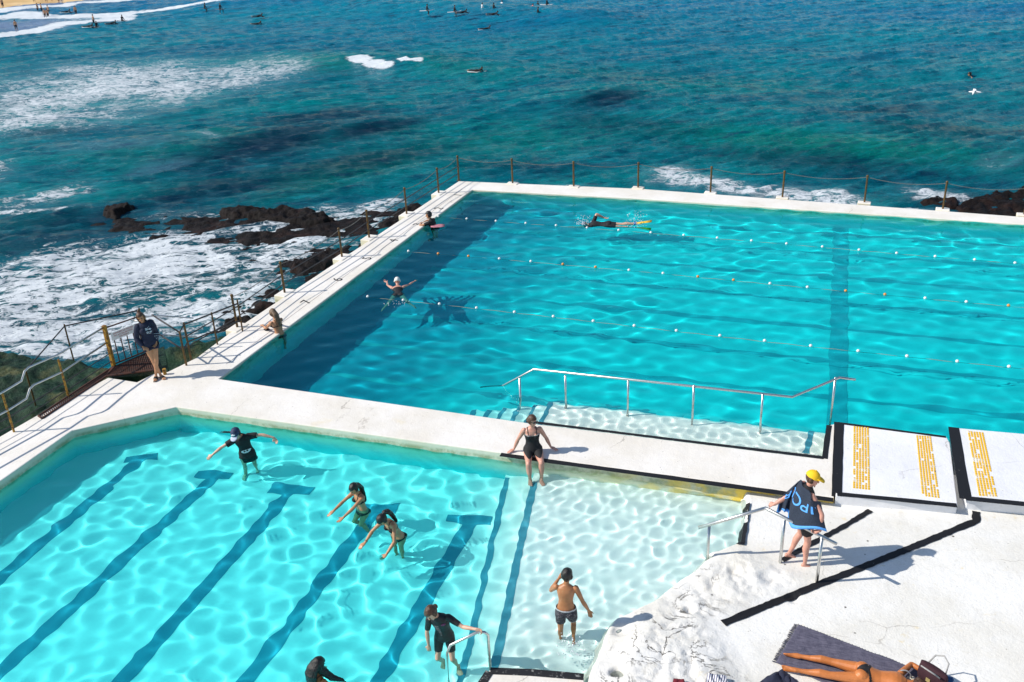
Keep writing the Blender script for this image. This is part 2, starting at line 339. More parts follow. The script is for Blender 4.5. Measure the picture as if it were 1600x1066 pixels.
# lower plaza and painted rock: one height field
shore=[at(x,y,ZK) for x,y in ((700,1500),(905,1200),(912,1066),(914,1040),(932,1000),(958,968),(985,948),(1020,924),(1050,903),(1085,882),(1110,869),(1140,855),(1156,850),(1163,818),(1166,786),(1162,765))]
land=[(p.x,p.y) for p in shore]+[(at(1162,765).x,17.2),(9,17.2),(9,2),(-2.5,2)]
st=.035; xs=np.arange(-4.6,8.6,st); ys=np.arange(5.5,16.6,st); X,Y=np.meshgrid(xs,ys)
ins=inpoly(X,Y,land); Ds=segdist(X,Y,[(p.x,p.y) for p in shore]); wob=(vnoise(X,Y,1.6,5)-.5)*.22; d=np.where(ins,Ds,-Ds)+wob*(Y<13.3)
l1=D([(1130,975),(1190,950),(1525,815),(1525,800)],ZP); lineD=segdist(X,Y,[(p.x,p.y) for p in l1[:3]])
rockpoly=[(p.x,p.y) for p in D([(1130,975),(1215,940),(1300,905),(1215,876),(1156,850),(1085,882),(985,948),(914,1040),(905,1300),(1190,1300),(1180,1066),(1150,1010)],ZP)]
rk=inpoly(X,Y,rockpoly); rd=segdist(X,Y,rockpoly+rockpoly[:1]); rw=np.where(rk,np.clip(rd/.5,0,1),0)
nn=vnoise(X,Y,1.1,8,5)-.5; rid=np.abs(vnoise(X,Y,2.0,18,5)-.5)
H=ZP+(vnoise(X,Y,.5,3,3)-.5)*.03+rw*(np.round(nn*9)/9*.08+nn*.12+.04-np.clip(.06-rid,0,.1)*.5+(vnoise(X,Y,7,31,3)-.5)*.035)
H=np.maximum(H,ZP-.04)
for (px,py,r_,dp) in ((965,1052,.09,.3),(1078,955,.08,.07),(970,985,.12,.06),(1150,893,.10,.06),(1200,905,.14,.05),(1240,935,.1,.04)):
    q=at(px,py,ZP); H-=dp*np.exp(-(((X-q.x)**2+(Y-q.y)**2)/r_**2)**2)
q=at(1190,905,ZP); H=np.where(rw>0,H,H)
drop=np.clip((.16-d)/.42,0,1); drop=np.where(Y>13.2,np.clip((.04-d)/.25,0,1),drop); drop=drop*drop*(3-2*drop); H=H*(1-drop)+(-1.15)*drop
rock=link('rock_ledge',gridmesh('rock_ledge',X,Y,H,dict(rockiness=rw)),M_ROCK); tag(rock,kind='structure')
def drape(P,w,name,mat,parent,lift=.012):
    "painted line that follows the height field"
    b=MB(); Q=[]
    for a,c in zip(P[:-1],P[1:]):
        k=max(1,int((c-a).length/.06)); Q+=[a.lerp(c,i/k) for i in range(k)]
    Q.append(P[-1]); hz=lambda x,y:float(H[min(H.shape[0]-1,max(0,int(round((y-ys[0])/st)))),min(H.shape[1]-1,max(0,int(round((x-xs[0])/st))))])
    V=[];n=len(Q)
    for i,p in enumerate(Q):
        dd=Q[min(n-1,i+1)]-Q[max(0,i-1)]; dd.z=0; dd.normalize(); nn_=Vector((-dd.y,dd.x,0)); ww=w/2+random.uniform(-.008,.008)
        for s in (-1,0,1): q=p+nn_*(ww*s); V.append((q.x,q.y,hz(q.x,q.y)+lift))
    F=[(i*3+k,i*3+k+1,(i+1)*3+k+1,(i+1)*3+k) for i in range(n-1) for k in (0,1)]
    b.add(V,F); return b.build(name,mat,parent,fix=False)
drape(l1,.13,'painted_line',M_BLACKP,rock)
drape(D([(1222,876),(1262,853),(1320,822),(1360,798)],ZP),.10,'painted_line',M_BLACKP,rock)
drape(D([(1166,786),(1162,820),(1157,852)],ZP),.13,'painted_line',M_BLACKP,rock,.03)
# bottom landing beside the short handrail
lp=D([(765,1047),(912,1057),(916,1110),(880,1400),(560,1400)],ZP)
land_=MB().prism(lp,-1.2,ZP).build('landing',M_DECK,bevel=.01); tag(land_,kind='structure')
strip(D([(766,1048.5),(830,1051),(912,1058)],ZP),.12,ZP+.004,'edge_stripe',M_BLACKW,land_,wob=.01)
strip(D([(765,1050),(742,1085),(700,1160)],ZP),.13,ZP+.008,'edge_stripe',M_BLACKW,land_,wob=.01)
MB().box((19.2,4,ZP-.56),(10.6,13.2,.5)).build('lower_terrace',M_SLAB).__setitem__('kind','structure'); MB().box((3.,-2.2,ZP-.57),(5.5,7.7,.5)).build('lower_terrace',M_SLAB).__setitem__('kind','structure')
# ---- paddling pool floor
KW=lambda L,zf:[atw(x,y,ZK,zf) for x,y in L]
x0,x1,y0,y1=-24,3.5,1,17
b=MB(); b.add([(q.x,q.y,ZKF) for q in (at(1200,765),at(778,700),at(276,632),at(112,668),at(-260,930),Vector((-13,2,0)),Vector((3,2,0)))],[tuple(range(7))[::-1]]); kf=b.build('paddling_pool_floor',M_KFLOOR,fix=False); tag(kf,kind='structure')
ZSH,ZST=-.50,-.74
a7=KW([(829,752),(765,1045),(640,1500)],ZSH); a6=KW([(787,745),(735,975),(640,1350)],ZST)
shal=MB().prism([a7[0]+Vector((0,.6,0)),a7[0],a7[1],a7[2],Vector((3,2,0)),Vector((3,17,0))],ZKF-.1,ZSH).build('shallow_step',M_KSHAL,bevel=.0); tag(shal,kind='structure')
stp=MB().prism([a6[0]+Vector((0,.6,0)),a6[0],a6[1],a6[2],a7[2]+Vector((.3,0,0)),a7[1]+Vector((.3,0,0)),a7[0]+Vector((.3,.6,0))],ZKF-.1,ZST).build('pool_step',M_KSTEP); tag(stp,kind='structure')
strip([p+Vector((.07,0,0)) for p in a7],.13,ZSH+.006,'edge_stripe',M_LINE,shal)
strip([p+Vector((.06,0,0)) for p in a6],.11,ZST+.006,'edge_stripe',M_LINE,stp)
def lane(px,tpx,zf,zw,w,parent,mat,name='lane_line'):
    P=[atw(x,y,zw,zf) for x,y in px]; strip(P,w,zf+.006,name,mat,parent,.004)
    if tpx: strip([atw(x,y,zw,zf) for x,y in tpx],w,zf+.011,name,mat,parent,.004)
for px,tp in (([(222,716),(0,903),(-200,1070)],[(196,718),(246,713)]),([(336,744),(0,1050),(-150,1190)],[(308,741),(362,744)]),([(452,769),(190,1066),(90,1180)],[(424,764),(488,768)]),([(590,794),(385,1066),(320,1150)],[(560,792),(622,796)]),([(736,814),(590,1066),(545,1150)],[(700,810),(768,814)])):
    lane(px,tp,ZKF,ZK,.27,kf,M_LINE)
# ---- big pool floor, ledge and steps
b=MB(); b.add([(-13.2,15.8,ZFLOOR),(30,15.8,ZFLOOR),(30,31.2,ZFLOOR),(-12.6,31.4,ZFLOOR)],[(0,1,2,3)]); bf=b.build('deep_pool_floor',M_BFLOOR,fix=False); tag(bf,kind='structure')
BW=lambda L,zf:[atw(x,y,ZW,zf) for x,y in L]
ZL=-.42; M_LEDGE=floor_mat('ledge_paint',(.90,.92,.88,1),(.95,.95,.91,1))
e=BW([(858,629),(1291,678)],ZL); w0=at(835,663); w1=at(1288,717); LD=(w1-w0).normalized(); LY=Vector((-LD.y,LD.x,0))
a=e[0]; wd=(a-w0).dot(LY); wd2=(e[1]-w0).dot(LY); s0=(a-w0).dot(LD)
P_=lambda s,t_:w0+LD*s+LY*t_
ledge=MB().prism([P_(s0,-.2),P_(s0,wd),P_((e[1]-w0).dot(LD),wd2),P_((e[1]-w0).dot(LD)+.3,-.2)],-2,ZL).build('pool_ledge',M_LEDGE); tag(ledge,kind='structure')
strip([P_(s0+.05,-.1),P_(s0+.05,wd)],.10,ZL+.006,'edge_stripe',M_LINE,ledge)
q0,q1=BW([(1258,712),(1268,674)],ZL); strip([q0-LY*.1,q1],.12,ZL+.006,'edge_stripe',M_LINE,ledge)
M_LSTEP=floor_mat('step_paint_pale',(.7,.9,.88,1),(.75,.92,.9,1))
for k in range(5):
    z=ZL-.13*(k+1); sx=s0-.34*(k+1)
    s_=MB().prism([P_(sx,-.2),P_(sx,wd-.02*k-.05),P_(sx+.36,wd-.02*k-.05),P_(sx+.36,-.2)],-2,z).build('entry_step',M_LSTEP,ledge)
    strip([P_(sx+.05,-.1),P_(sx+.05,wd-.06-.02*k)],.09,z+.006,'edge_stripe',M_LINE,ledge)
ystart=at(849,351.5,ZW).y
ropeP=[((849,351.5),(1559,408.5)),((834.5,410.5),(1557,475.5)),((802,489.5),(1546,570))]
for yy in (18.35,20.05,21.75,23.5,25.1,26.8,28.6,30.2):
    strip([Vector((-11.3,yy-.05,0)),Vector((30,yy+.3,0))],.19,ZFLOOR+.006,'lane_line',M_LINE2,bf)
c0,c1=BW([(1314,352),(1308,668)],ZFLOOR); strip([c0,c1,c1-(c0-c1).normalized()*1.5],.42,ZFLOOR+.012,'lane_line',M_LINE2,bf)
# ---- water surfaces
def pool_water(name,x0,x1,y0,y1,st,z,fn,mat,shal_fn):
    xs_=np.arange(x0,x1+st,st); ys_=np.arange(y0,y1+st,st); X,Y=np.meshgrid(xs_,ys_); Z=z+fn(X,Y)
    o=link(name,gridmesh(name,X,Y,Z,dict(shallow=shal_fn(X,Y))),mat); tag(o,kind='structure'); o.cycles.is_caustics_caster=True; return o
d7=(a7[1]-a7[0]).normalized(); n7=Vector((-d7.y,d7.x,0)); n7=n7 if n7.x>0 else -n7; o7=n7.dot(a7[0])
MW1=water_mat('clear_shallow_water',0,(.35,.96,.975,1),None,(.95,.995,.985,1)); MW2=water_mat('clear_pool_water',0,(.36,.94,.95,1),None,(.95,.995,.985,1))
def ripple(X,Y,c,lam,amp,r0,r1):
    R=np.hypot(X-c.x,Y-c.y); return amp*np.cos(2*np.pi*R/lam)*np.exp(-(R/r1)**2)*np.clip(R/r0,0,1)
def ledge_mask(X,Y):
    S=(X-w0.x)*LD.x+(Y-w0.y)*LD.y; T=(X-w0.x)*LY.x+(Y-w0.y)*LY.y; wdt=wd+(wd2-wd)*np.clip((S-s0)/((e[1]-w0).dot(LD)-s0),0,1)-.10
    return np.clip((wdt-T)/.06,0,1)*np.clip((S-s0+2.2)/2.2,0,1)
def kfn(X,Y):
    Z=waves(X,Y,50,.25,.75,.0019,3,p=1.15)*(.35+1.0*vnoise(X,Y,.55,91,3))+waves(X,Y,24,.17,.30,.0010,5,p=1.1)*np.clip((n7.x*X+n7.y*Y-(o7-.6))/.8,0.0,1)+waves(X,Y,6,1.5,3,.004,4)
    for (px,py),a_ in (((386,712),.006),((567,793),.006),((620,835),.007),((885,985),.008),((700,1045),.007),((505,1060),.008),((832,752),.004)): Z+=ripple(X,Y,at(px,py,ZK),.20,a_*.5,.2,.5)
    return Z
def bfn(X,Y):
    m=1+1.6*np.clip((Y-28)/3,0,1)**2
    Z=(waves(X,Y,44,.32,1.3,.0011,13,p=1.2)+waves(X,Y,22,.35,.9,.0015,15,dirs=1.75,spread=.7))*(.5+.9*vnoise(X,Y,.3,92,3))*m+waves(X,Y,6,1.6,4,.004,14)+waves(X,Y,26,.19,.34,.0012,17,p=1.1)*ledge_mask(X,Y)
    for (px,py),a_ in (((620,455),.0025),((945,350),.014),((428,525),.005),((680,352),.006)): Z+=ripple(X,Y,at(px,py,ZW),.33,a_*.6,.2,.6)
    return Z
kw=pool_water('paddling_pool_water',-17.5,.7,4.5,15.6,.029,ZK,kfn,MW1,lambda X,Y:np.clip((n7.x*X+n7.y*Y-(o7-1.3))/1.45,0,1))
bw=pool_water('deep_pool_water',-13.4,17,15.9,31.4,.040,ZW,bfn,MW2,lambda X,Y:ledge_mask(X,Y))
# the surface meshes stop inside the concrete; clip what would stick out beyond the deck on the sea side
def clip(o,poly,keep=True):
    me=o.data; n=len(me.vertices); co=np.empty(n*3,np.float32); me.vertices.foreach_get('co',co); co=co.reshape(-1,3)
    I=inpoly(co[:,0],co[:,1],[(p[0],p[1]) for p in poly]); bm=bmesh.new(); bm.from_mesh(me); bm.verts.ensure_lookup_table()
    bmesh.ops.delete(bm,geom=[bm.verts[i] for i in np.nonzero(I!=keep)[0]],context='VERTS'); bm.to_mesh(me); bm.free()
off=lambda px,py,dx,dy,z=0:at(px,py,z)+Vector((dx,dy,0))
clip(bw,[off(342,592,-.25,-.2),off(738,296.5,-.2,.2),off(1900,371,0,.2),Vector((25,30,0)),Vector((25,16.0,0)),at(1600,690),at(1400,685),at(1300,690),at(1300,725),off(840,663,0,-.2)])
clip(kw,[at(1200,772),off(778,707,0,.15),off(276,636,-.05,.12),off(112,673,-.12,.08),off(-260,935,-.2,.1),Vector((-13,2,0)),Vector((1,2,0))])
for o in (kf,shal,stp,bf,ledge,deck,rock,land_)+tuple(ledge.children)+tuple(kf.children)+tuple(bf.children)+tuple(shal.children)+tuple(stp.children): o.cycles.is_caustics_receiver=True
# ================================================================ the sea
def wblob(px,py,ax,ay,bx,by,z=ZS):
    c=at(px,py,z); return c,at(px+ax,py+ay,z)-c,at(px+bx,py+by,z)-c
def blob(X,Y,spec,p=2):
    c,A,B_=wblob(*spec); det=A.x*B_.y-A.y*B_.x; dx=X-c.x; dy=Y-c.y
    u=(dx*B_.y-dy*B_.x)/det; v=(-dx*A.y+dy*A.x)/det; return np.exp(-((u*u+v*v)**(p/2)))
def crest(X,Y,px,wpx,soft=1.):
    P=[at(x,y,ZS) for x,y in px]; out=np.zeros_like(X)
    for i,(a,b_) in enumerate(zip(P[:-1],P[1:])):
        y=(px[i][1]+px[i+1][1])/2; x=(px[i][0]+px[i+1][0])/2; w_=(at(x,y-wpx/2,ZS)-at(x,y+wpx/2,ZS)).length
        out=np.maximum(out,np.exp(-(segdist(X,Y,[a,b_])/(w_*soft))**2))
    return out
th=np.linspace(math.radians(60),math.radians(152),1250); R_=[]; r_=13.5
while r_<175: R_.append(r_); r_*=1.0042
while r_<6500: R_.append(r_); r_*=1.08
R_=np.array(R_); TH,RR=np.meshgrid(th,R_); X=RR*np.cos(TH); Y=RR*np.sin(TH)
fade=np.clip(1.6-RR/180,.25,1)
SW=math.radians(-62)  # swell travel direction, roughly toward the pool
warpx=X+2.2*(vnoise(X,Y,.09,21,3)-.5)*4; warpy=Y+2.2*(vnoise(X,Y,.09,22,3)-.5)*4
Z=waves(warpx,warpy,6,6,13,.035,31,dirs=SW,spread=.35)+waves(X+(warpx-X)*.3,Y+(warpy-Y)*.3,16,1.2,3.4,.017,32,dirs=SW+.15,spread=.6,p=1.1)+waves(X+(warpx-X)*.2,Y+(warpy-Y)*.2,36,.4,1.2,.012,33,dirs=SW+.1,spread=.6,p=1.0)
near=np.clip((at(650,330,ZS)-Vector((0,0,0))).length and (46-RR)/14,0,1); Z+=near*(vnoise(X,Y,.8,24,4)-.5)*.30
W1=crest(X,Y,[(440,88),(520,92),(575,93),(640,97),(760,112),(880,126),(1000,135)],12,1.0); Z+=.42*W1*np.clip(blob(X,Y,(640,100,260,14,0,40)),0,1)
W2=crest(X,Y,[(380,8),(520,8),(640,14),(760,24),(900,30)],10,1.1); Z+=.8*W2
W3=crest(X,Y,[(900,150),(1100,180),(1300,205),(1600,235),(1800,255)],34,1.0); Z+=.45*W3
W4=crest(X,Y,[(0,215),(200,225),(330,218),(520,200)],26,1.0); Z+=.25*W4
Z*=fade; SZ=Z
foam=np.zeros_like(X); dark=np.zeros_like(X); green=np.zeros_like(X); sand=np.zeros_like(X)
def F(v): 
    global foam; foam=1-(1-foam)*(1-np.clip(v,0,1))
for s,a in (((110,125,190,-22,10,40),.80),((300,118,190,-18,10,36),.74),((60,170,170,-30,5,44),.80),((200,170,170,-34,5,30),.68),((10,205,130,-25,0,22),.6),((430,104,70,-8,0,24),.52),
  ((0,268,36,-5,0,26),.7),((40,312,120,-18,0,14),.7),((110,296,60,-12,0,7),.6),((70,328,110,-6,0,6),.75),((325,218,30,3,0,9),.7),
  ((40,460,190,10,-20,60),.92),((200,430,190,-40,30,55),.90),((330,400,160,-60,60,60),.85),((430,430,110,-60,30,50),.85),((260,500,160,-10,0,50),.82),((60,530,140,5,0,34),.98),((480,380,100,-40,40,40),.80),((550,345,90,-30,20,26),.85),
  ((500,322,40,-5,0,10),.7),((590,318,46,-6,0,10),.95),((640,330,40,-16,10,12),.6),((250,335,120,-4,0,12),.5),((350,338,46,-3,0,5),.8),((60,395,160,-15,20,35),.55),
  ((1060,278,60,10,0,18),.9),((1140,292,80,12,0,16),.9),((1000,285,40,6,0,10),.4),((1290,305,80,10,0,17),.95),((1200,298,50,6,0,8),.7),((1440,300,40,10,0,16),.95),((1500,312,60,10,0,16),.85),((1560,262,50,-4,0,12),.55),((1380,325,120,10,0,5),.8),((900,290,60,5,0,4),.5)): F(a*blob(X,Y,s,3))
lace=vnoise(X,Y,.35,61,4); foam=np.clip(foam*(.55+.9*lace),0,1)
hard=np.zeros_like(X)
for l,w_ in (([(0,56),(55,47),(95,39),(150,34),(185,32)],5),([(14,28),(34,21),(60,27),(110,26),(150,24),(187,27)],5),([(120,24),(180,22),(300,12),(420,3),(440,0)],4),([(0,17),(50,12),(105,9),(112,6)],2.2),([(125,5),(200,0),(260,-4)],3),([(559,99),(566,101)],5),([(582,105),(599,107)],5),([(628,102),(632,103)],2.5),([(642,104),(654,104)],2.5),([(440,4),(462,6)],3),([(466,7),(500,8),(512,7)],4),([(530,5),(560,3)],2)):
    hard=np.maximum(hard,crest(X,Y,l,w_,.75))
hb=np.zeros_like(X)
for s,a in (((130,30,60,-3,0,8),.8),((60,45,60,-8,0,5),.7),((590,112,26,2,0,16),.62),((560,108,14,2,0,14),.5),((480,103,60,0,0,8),.4)): hb=np.maximum(hb,a*blob(X,Y,s,3))
foam=np.maximum(foam,hb)
for s,a in (((500,185,110,-12,0,14),.9),((420,230,150,-40,20,26),1.),((580,205,90,-16,0,13),1.),((330,300,190,-40,10,34),.9),((200,340,260,-10,0,20),.9),((560,255,150,-25,0,22),.8),((950,167,60,-6,0,12),1.),((1380,178,70,-6,0,9),.8),((1480,215,140,10,0,16),.7),((1300,260,260,25,0,18),.7),((980,200,120,14,0,16),.5),((120,370,240,-20,20,30),.8),((400,350,160,-10,0,20),1.),((300,420,260,-40,20,60),.75),((80,480,160,-10,0,60),.6),((520,440,120,-60,20,26),.9),((450,470,120,-60,20,20),.8),((1510,320,110,12,0,22),1.),((800,262,120,4,0,14),.6),((90,210,70,-6,0,8),.8),((20,160,60,-5,0,8),.4),((330,365,220,-10,0,22),.8)): dark=np.maximum(dark,a*blob(X,Y,s,2.6))
for s,a in (((1300,235,330,30,0,22),1.),((800,215,200,-5,0,30),.6),((530,270,140,-40,20,22),.8),((480,100,120,4,0,14),.8),((700,108,110,12,0,16),.6),((260,235,140,-20,0,24),.6),((1080,130,300,20,0,20),.35),((350,215,60,0,0,12),.7)): green=np.maximum(green,a*blob(X,Y,s,2.4))
for s,a in (((55,40,70,-6,0,10),1.),((60,6,130,-12,0,8),1.),((0,40,40,-2,0,8),1.),((190,232,110,-10,0,9),.22),((250,262,60,-10,0,8),.2)): sand=np.maximum(sand,a*blob(X,Y,s,4))
sea_me=gridmesh('sea',X,Y,Z+ZS,dict(foam=foam,hard=hard,dark=dark,green=green,sand=sand))
t=NT('sea_water',.16,.07); t.b.inputs['Specular Tint'].default_value=(.25,.7,1,1); p=t.pos()
pm=t.map(p,(1,1,.0),(0,0,math.radians(-28))); ps=t.map(pm,(.30,1,1)); pm2=t.map(pm,(1.6,1.6,1))
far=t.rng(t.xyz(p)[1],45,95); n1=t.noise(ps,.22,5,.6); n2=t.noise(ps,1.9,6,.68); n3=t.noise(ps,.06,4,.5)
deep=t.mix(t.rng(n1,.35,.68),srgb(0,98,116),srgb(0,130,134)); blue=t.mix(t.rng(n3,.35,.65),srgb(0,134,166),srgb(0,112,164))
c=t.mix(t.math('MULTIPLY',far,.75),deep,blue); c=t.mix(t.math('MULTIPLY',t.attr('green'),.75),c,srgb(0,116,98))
c=t.mix(t.rng(n2,.48,.68,0,.8),c,srgb(0,62,88)); c=t.mix(t.rng(n2,.48,.28,0,.55),c,srgb(20,150,166)); n5=t.noise(t.map(ps,(.7,1.3,1)),5.5,5,.7); c=t.mix(t.rng(n5,.5,.7,0,.5),c,srgb(0,66,98)); c=t.mix(t.rng(n5,.45,.3,0,.35),c,srgb(30,150,172))
dk=t.math('MULTIPLY',t.attr('dark'),t.rng(t.math('ADD',n1,t.math('MULTIPLY',n2,.5)),.42,.76)); c=t.mix(t.math('MULTIPLY',dk,.92),c,srgb(0,30,56)); c=t.mix(t.attr('sand'),c,srgb(112,136,168))
# foam: lacy webs where thin, solid where thick
wv=t.n('TexNoise',i_Vector=pm2,i_Scale=.7,i_Detail=4.).outputs['Color']; wp=t.n('VectorMath',operation='MULTIPLY_ADD'); t.set(wp.inputs[0],wv); wp.inputs[1].default_value=(2.2,2.2,0); t.set(wp.inputs[2],ps)
e1=t.voro(wp.outputs[0],1.8,'DISTANCE_TO_EDGE'); e2=t.voro(wp.outputs[0],2.9,'DISTANCE_TO_EDGE'); 
fn_=t.noise(t.map(pm2,(.45,1,1)),2.4,8,.72,.6); ridge=t.math('ABSOLUTE',t.math('SUBTRACT',t.noise(t.map(pm2,(.5,1,1)),1.1,6,.62,1.2),.5))
web=t.math('SUBTRACT',1.,t.math('MULTIPLY',ridge,7.)); web=t.math('MAXIMUM',web,t.rng(e1,.10,.0,0,.9)); fn2=t.noise(t.map(pm2,(.28,1,1)),4.2,5,.75); fn_=t.math('ADD',t.math('MULTIPLY',fn_,.6),t.math('MULTIPLY',fn2,.4)); web=t.math('MULTIPLY_ADD',t.math('SUBTRACT',fn_,.5),2.2,t.math('MULTIPLY',web,.55))
F_=t.attr('foam'); hole=t.math('MULTIPLY_ADD',t.math('SUBTRACT',t.noise(t.map(pm2,(.42,1,1)),.95,6,.70,1.1),.5),3.2,.30); lev=t.math('ADD',web,t.math('MULTIPLY',F_,1.0)); fm=t.math('MULTIPLY',t.math('MULTIPLY',t.rng(lev,t.rng(t.xyz(p)[1],26,50,.98,.84),t.rng(t.xyz(p)[1],26,50,1.27,1.62)),t.rng(F_,.03,.2)),t.rng(t.math('ADD',hole,F_),.82,1.10))
hd=t.rng(t.math('ADD',t.attr('hard'),t.math('MULTIPLY',t.math('SUBTRACT',fn_,.5),1.3)),.42,.62)
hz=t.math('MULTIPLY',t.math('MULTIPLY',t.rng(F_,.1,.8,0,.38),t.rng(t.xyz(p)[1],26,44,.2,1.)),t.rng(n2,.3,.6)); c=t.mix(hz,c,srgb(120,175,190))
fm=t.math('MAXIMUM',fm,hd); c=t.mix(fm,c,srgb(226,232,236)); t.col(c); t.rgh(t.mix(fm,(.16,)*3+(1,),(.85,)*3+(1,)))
hh=t.math('ADD',t.math('MULTIPLY',t.noise(ps,4.6,6,.72),.24),t.math('MULTIPLY',t.noise(ps,1.2,4,.6),.22)); hh=t.math('ADD',hh,t.math('MULTIPLY',fm,.06)); t.bump(hh,.7,1.)
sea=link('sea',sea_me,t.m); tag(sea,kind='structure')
clip(sea,[off(-260,890,0,0),off(276,655,0,0),off(300,600,.3,0),off(320,562,.25,0),off(717,283,.3,-.3),off(1900,361,0,-.25),Vector((40,30,0)),Vector((40,0,0)),Vector((-8,0,0))],keep=False)
# beach far off
t=NT('beach_sand',.95,.1); p=t.pos(); t.col(t.mix(t.rng(t.noise(p,.4,5),.35,.65),srgb(205,170,120),srgb(228,196,146))); t.bump(t.noise(p,3,4),.05)
sh=[at(x,y,ZS) for x,y in ((-900,40),(-200,24),(0,13),(50,8),(110,2),(170,-6),(300,-16),(600,-40))]
V=[];n=len(sh)
for k,(d_,z_) in enumerate(((-6,-.25),(4,.12),(25,1.0),(90,3),(400,9))):
    for p_ in sh:
        u=Vector((p_.x,p_.y,0)).normalized(); V.append(p_+u*d_+Vector((0,0,z_)))
b=MB(); b.add(V,[(k*n+i,k*n+i+1,(k+1)*n+i+1,(k+1)*n+i) for k in range(4) for i in range(n-1)]); o=b.build('beach',t.m,smooth=True,fix=False); tag(o,kind='structure')
# ================================================================ rocks in the sea
def rockmat(name,c1,c2,c3,sc_=3.,wet=.7):
    t=NT(name,wet,.2); p=t.pos(); n=t.noise(p,sc_,7,.7); m=t.noise(p,sc_*.3,4,.6)
    c=t.mix(t.rng(n,.38,.62),c1,c2); c=t.mix(t.rng(m,.52,.68),c,c3); t.col(c); t.bump(n,.15,1.); return t.m
M_RK=rockmat('dark_wet_rock',(.003,.002,.002,1),(.010,.005,.004,1),(.024,.011,.008,1))
M_WEED=rockmat('weed_covered_rock',(.005,.024,.014,1),(.016,.052,.024,1),(.11,.115,.045,1),3.,.6)
def mound(px,poly_px,h,mat,label,z=ZS,st=.05,rough=1.,seed=0):
    P=[at(x,y,z) for x,y in poly_px]; pts=[(q.x,q.y) for q in P]; x0=min(q[0] for q in pts)-.3; x1=max(q[0] for q in pts)+.3; y0=min(q[1] for q in pts)-.3; y1=max(q[1] for q in pts)+.3
    st=max(st,(x1-x0)/260,(y1-y0)/260); X,Y=np.meshgrid(np.arange(x0,x1,st),np.arange(y0,y1,st)); I=inpoly(X,Y,pts); d=segdist(X,Y,pts+pts[:1]); d=np.where(I,d,-d)+.15
    d=d+(vnoise(X,Y,1.1,seed+40,5)-.5)*1.3; H_=np.clip(d/.5,-1,1); h=h*.34; Hh=z-.5+(.5+h)*np.clip(H_,-.6,1)+rough*((vnoise(X,Y,2.1,seed+3,5)-.5)*.55*(h+.25)+(vnoise(X,Y,.8,seed+9,3)-.5)*(h+.2)*1.0+(vnoise(X,Y,4.5,seed+19,4)-.5)*.22)
    c=Vector((sum(q[0] for q in pts)/len(pts),sum(q[1] for q in pts)/len(pts),z)); me=gridmesh('rock',X-c.x,Y-c.y,Hh-c.z)
    o=link('rock',me,mat); o.location=c; tag(o,label,'rock','dark rocks in the sea'); return o
mound(0,[(154,342),(160,330),(180,323),(210,322),(212,334),(190,340)],.55,M_RK,'low dark rock breaking the surface furthest left in the sea',seed=1)
mound(0,[(325,338),(350,326),(400,326),(440,331),(500,331),(530,346),(515,358),(440,353),(380,347)],.6,M_RK,'long dark rock ridge with foam below it, left of the pool fence',seed=2)
mound(0,[(585,352),(600,340),(640,320),(672,312),(672,340),(600,372),(590,362)],.3,M_RK,'brown rock against the left pool wall by the upper fence posts',seed=3)
mound(0,[(430,420),(460,392),(545,380),(548,415),(500,440),(460,440)],.2,M_RK,'dark wet rock in foam beside the middle of the left wall',seed=4,rough=1.4)
mound(0,[(330,520),(360,475),(440,440),(478,440),(410,505),(360,536)],.15,M_RK,'dark wet rock in foam nearest to the gate beside the left wall',seed=5,rough=1.4)
mound(0,[(1490,328),(1535,296),(1600,290),(1700,292),(1800,350),(1600,345),(1520,340)],.35,M_RK,'large dark brown rock behind the far wall at the right edge',seed=6)
mound(0,[(1435,316),(1460,309),(1500,316),(1512,328),(1480,330),(1450,322)],.4,M_RK,'small dark rock behind the far wall beside the last fence post',seed=7)
# low reef shelf awash beside the left wall
P=[at(x,y,ZS) for x,y in ((150,350),(200,338),(320,334),(420,330),(520,336),(600,334),(672,322),(690,318),(560,420),(470,490),(390,560),(330,556),(345,490),(400,440),(420,400),(330,385),(230,376),(160,362))]; pts=[(q.x,q.y) for q in P]
X,Y=np.meshgrid(np.arange(min(q[0] for q in pts)-.5,max(q[0] for q in pts)+.5,.07),np.arange(min(q[1] for q in pts)-.5,max(q[1] for q in pts)+.5,.07)); I=inpoly(X,Y,pts); d=segdist(X,Y,pts+pts[:1]); d=np.where(I,d,-d)+(vnoise(X,Y,.6,81,4)-.5)*1.6
Hh=ZS-.105+.10*np.clip(d/.8,-2.5,1)+(vnoise(X,Y,.9,82,5)-.5)*.34+(vnoise(X*1.0,Y*1.0,3.5,83,4)-.5)*.20; Hh=np.where(d<-1.2,ZS-.5,Hh)
rf=link('reef_shelf',gridmesh('reef_shelf',X,Y,Hh),M_RK); tag(rf,kind='structure')
# weed covered platform below the gate
P=[at(x,y,-1.45) for x,y in ((-400,560),(0,557),(60,556),(140,565),(200,575),(290,540),(380,525),(420,610),(200,760),(-100,900),(-500,900))]; pts=[(q.x,q.y) for q in P]
X,Y=np.meshgrid(np.arange(-32,-11.6,.07),np.arange(8,24,.07)); I=inpoly(X,Y,pts); d=segdist(X,Y,pts+pts[:1]); d=np.where(I,d,-d)+(vnoise(X,Y,1.,77,4)-.5)*.6
Hh=-1.75+.55*np.clip(d/.5,-1,1)+(vnoise(X,Y,1.4,71,5)-.5)*.55+(vnoise(X,Y,6,72,3)-.5)*.12; Hh=np.minimum(Hh,-.75)
wr=link('rock_platform',gridmesh('rock_platform',X,Y,Hh),M_WEED); tag(wr,kind='structure')
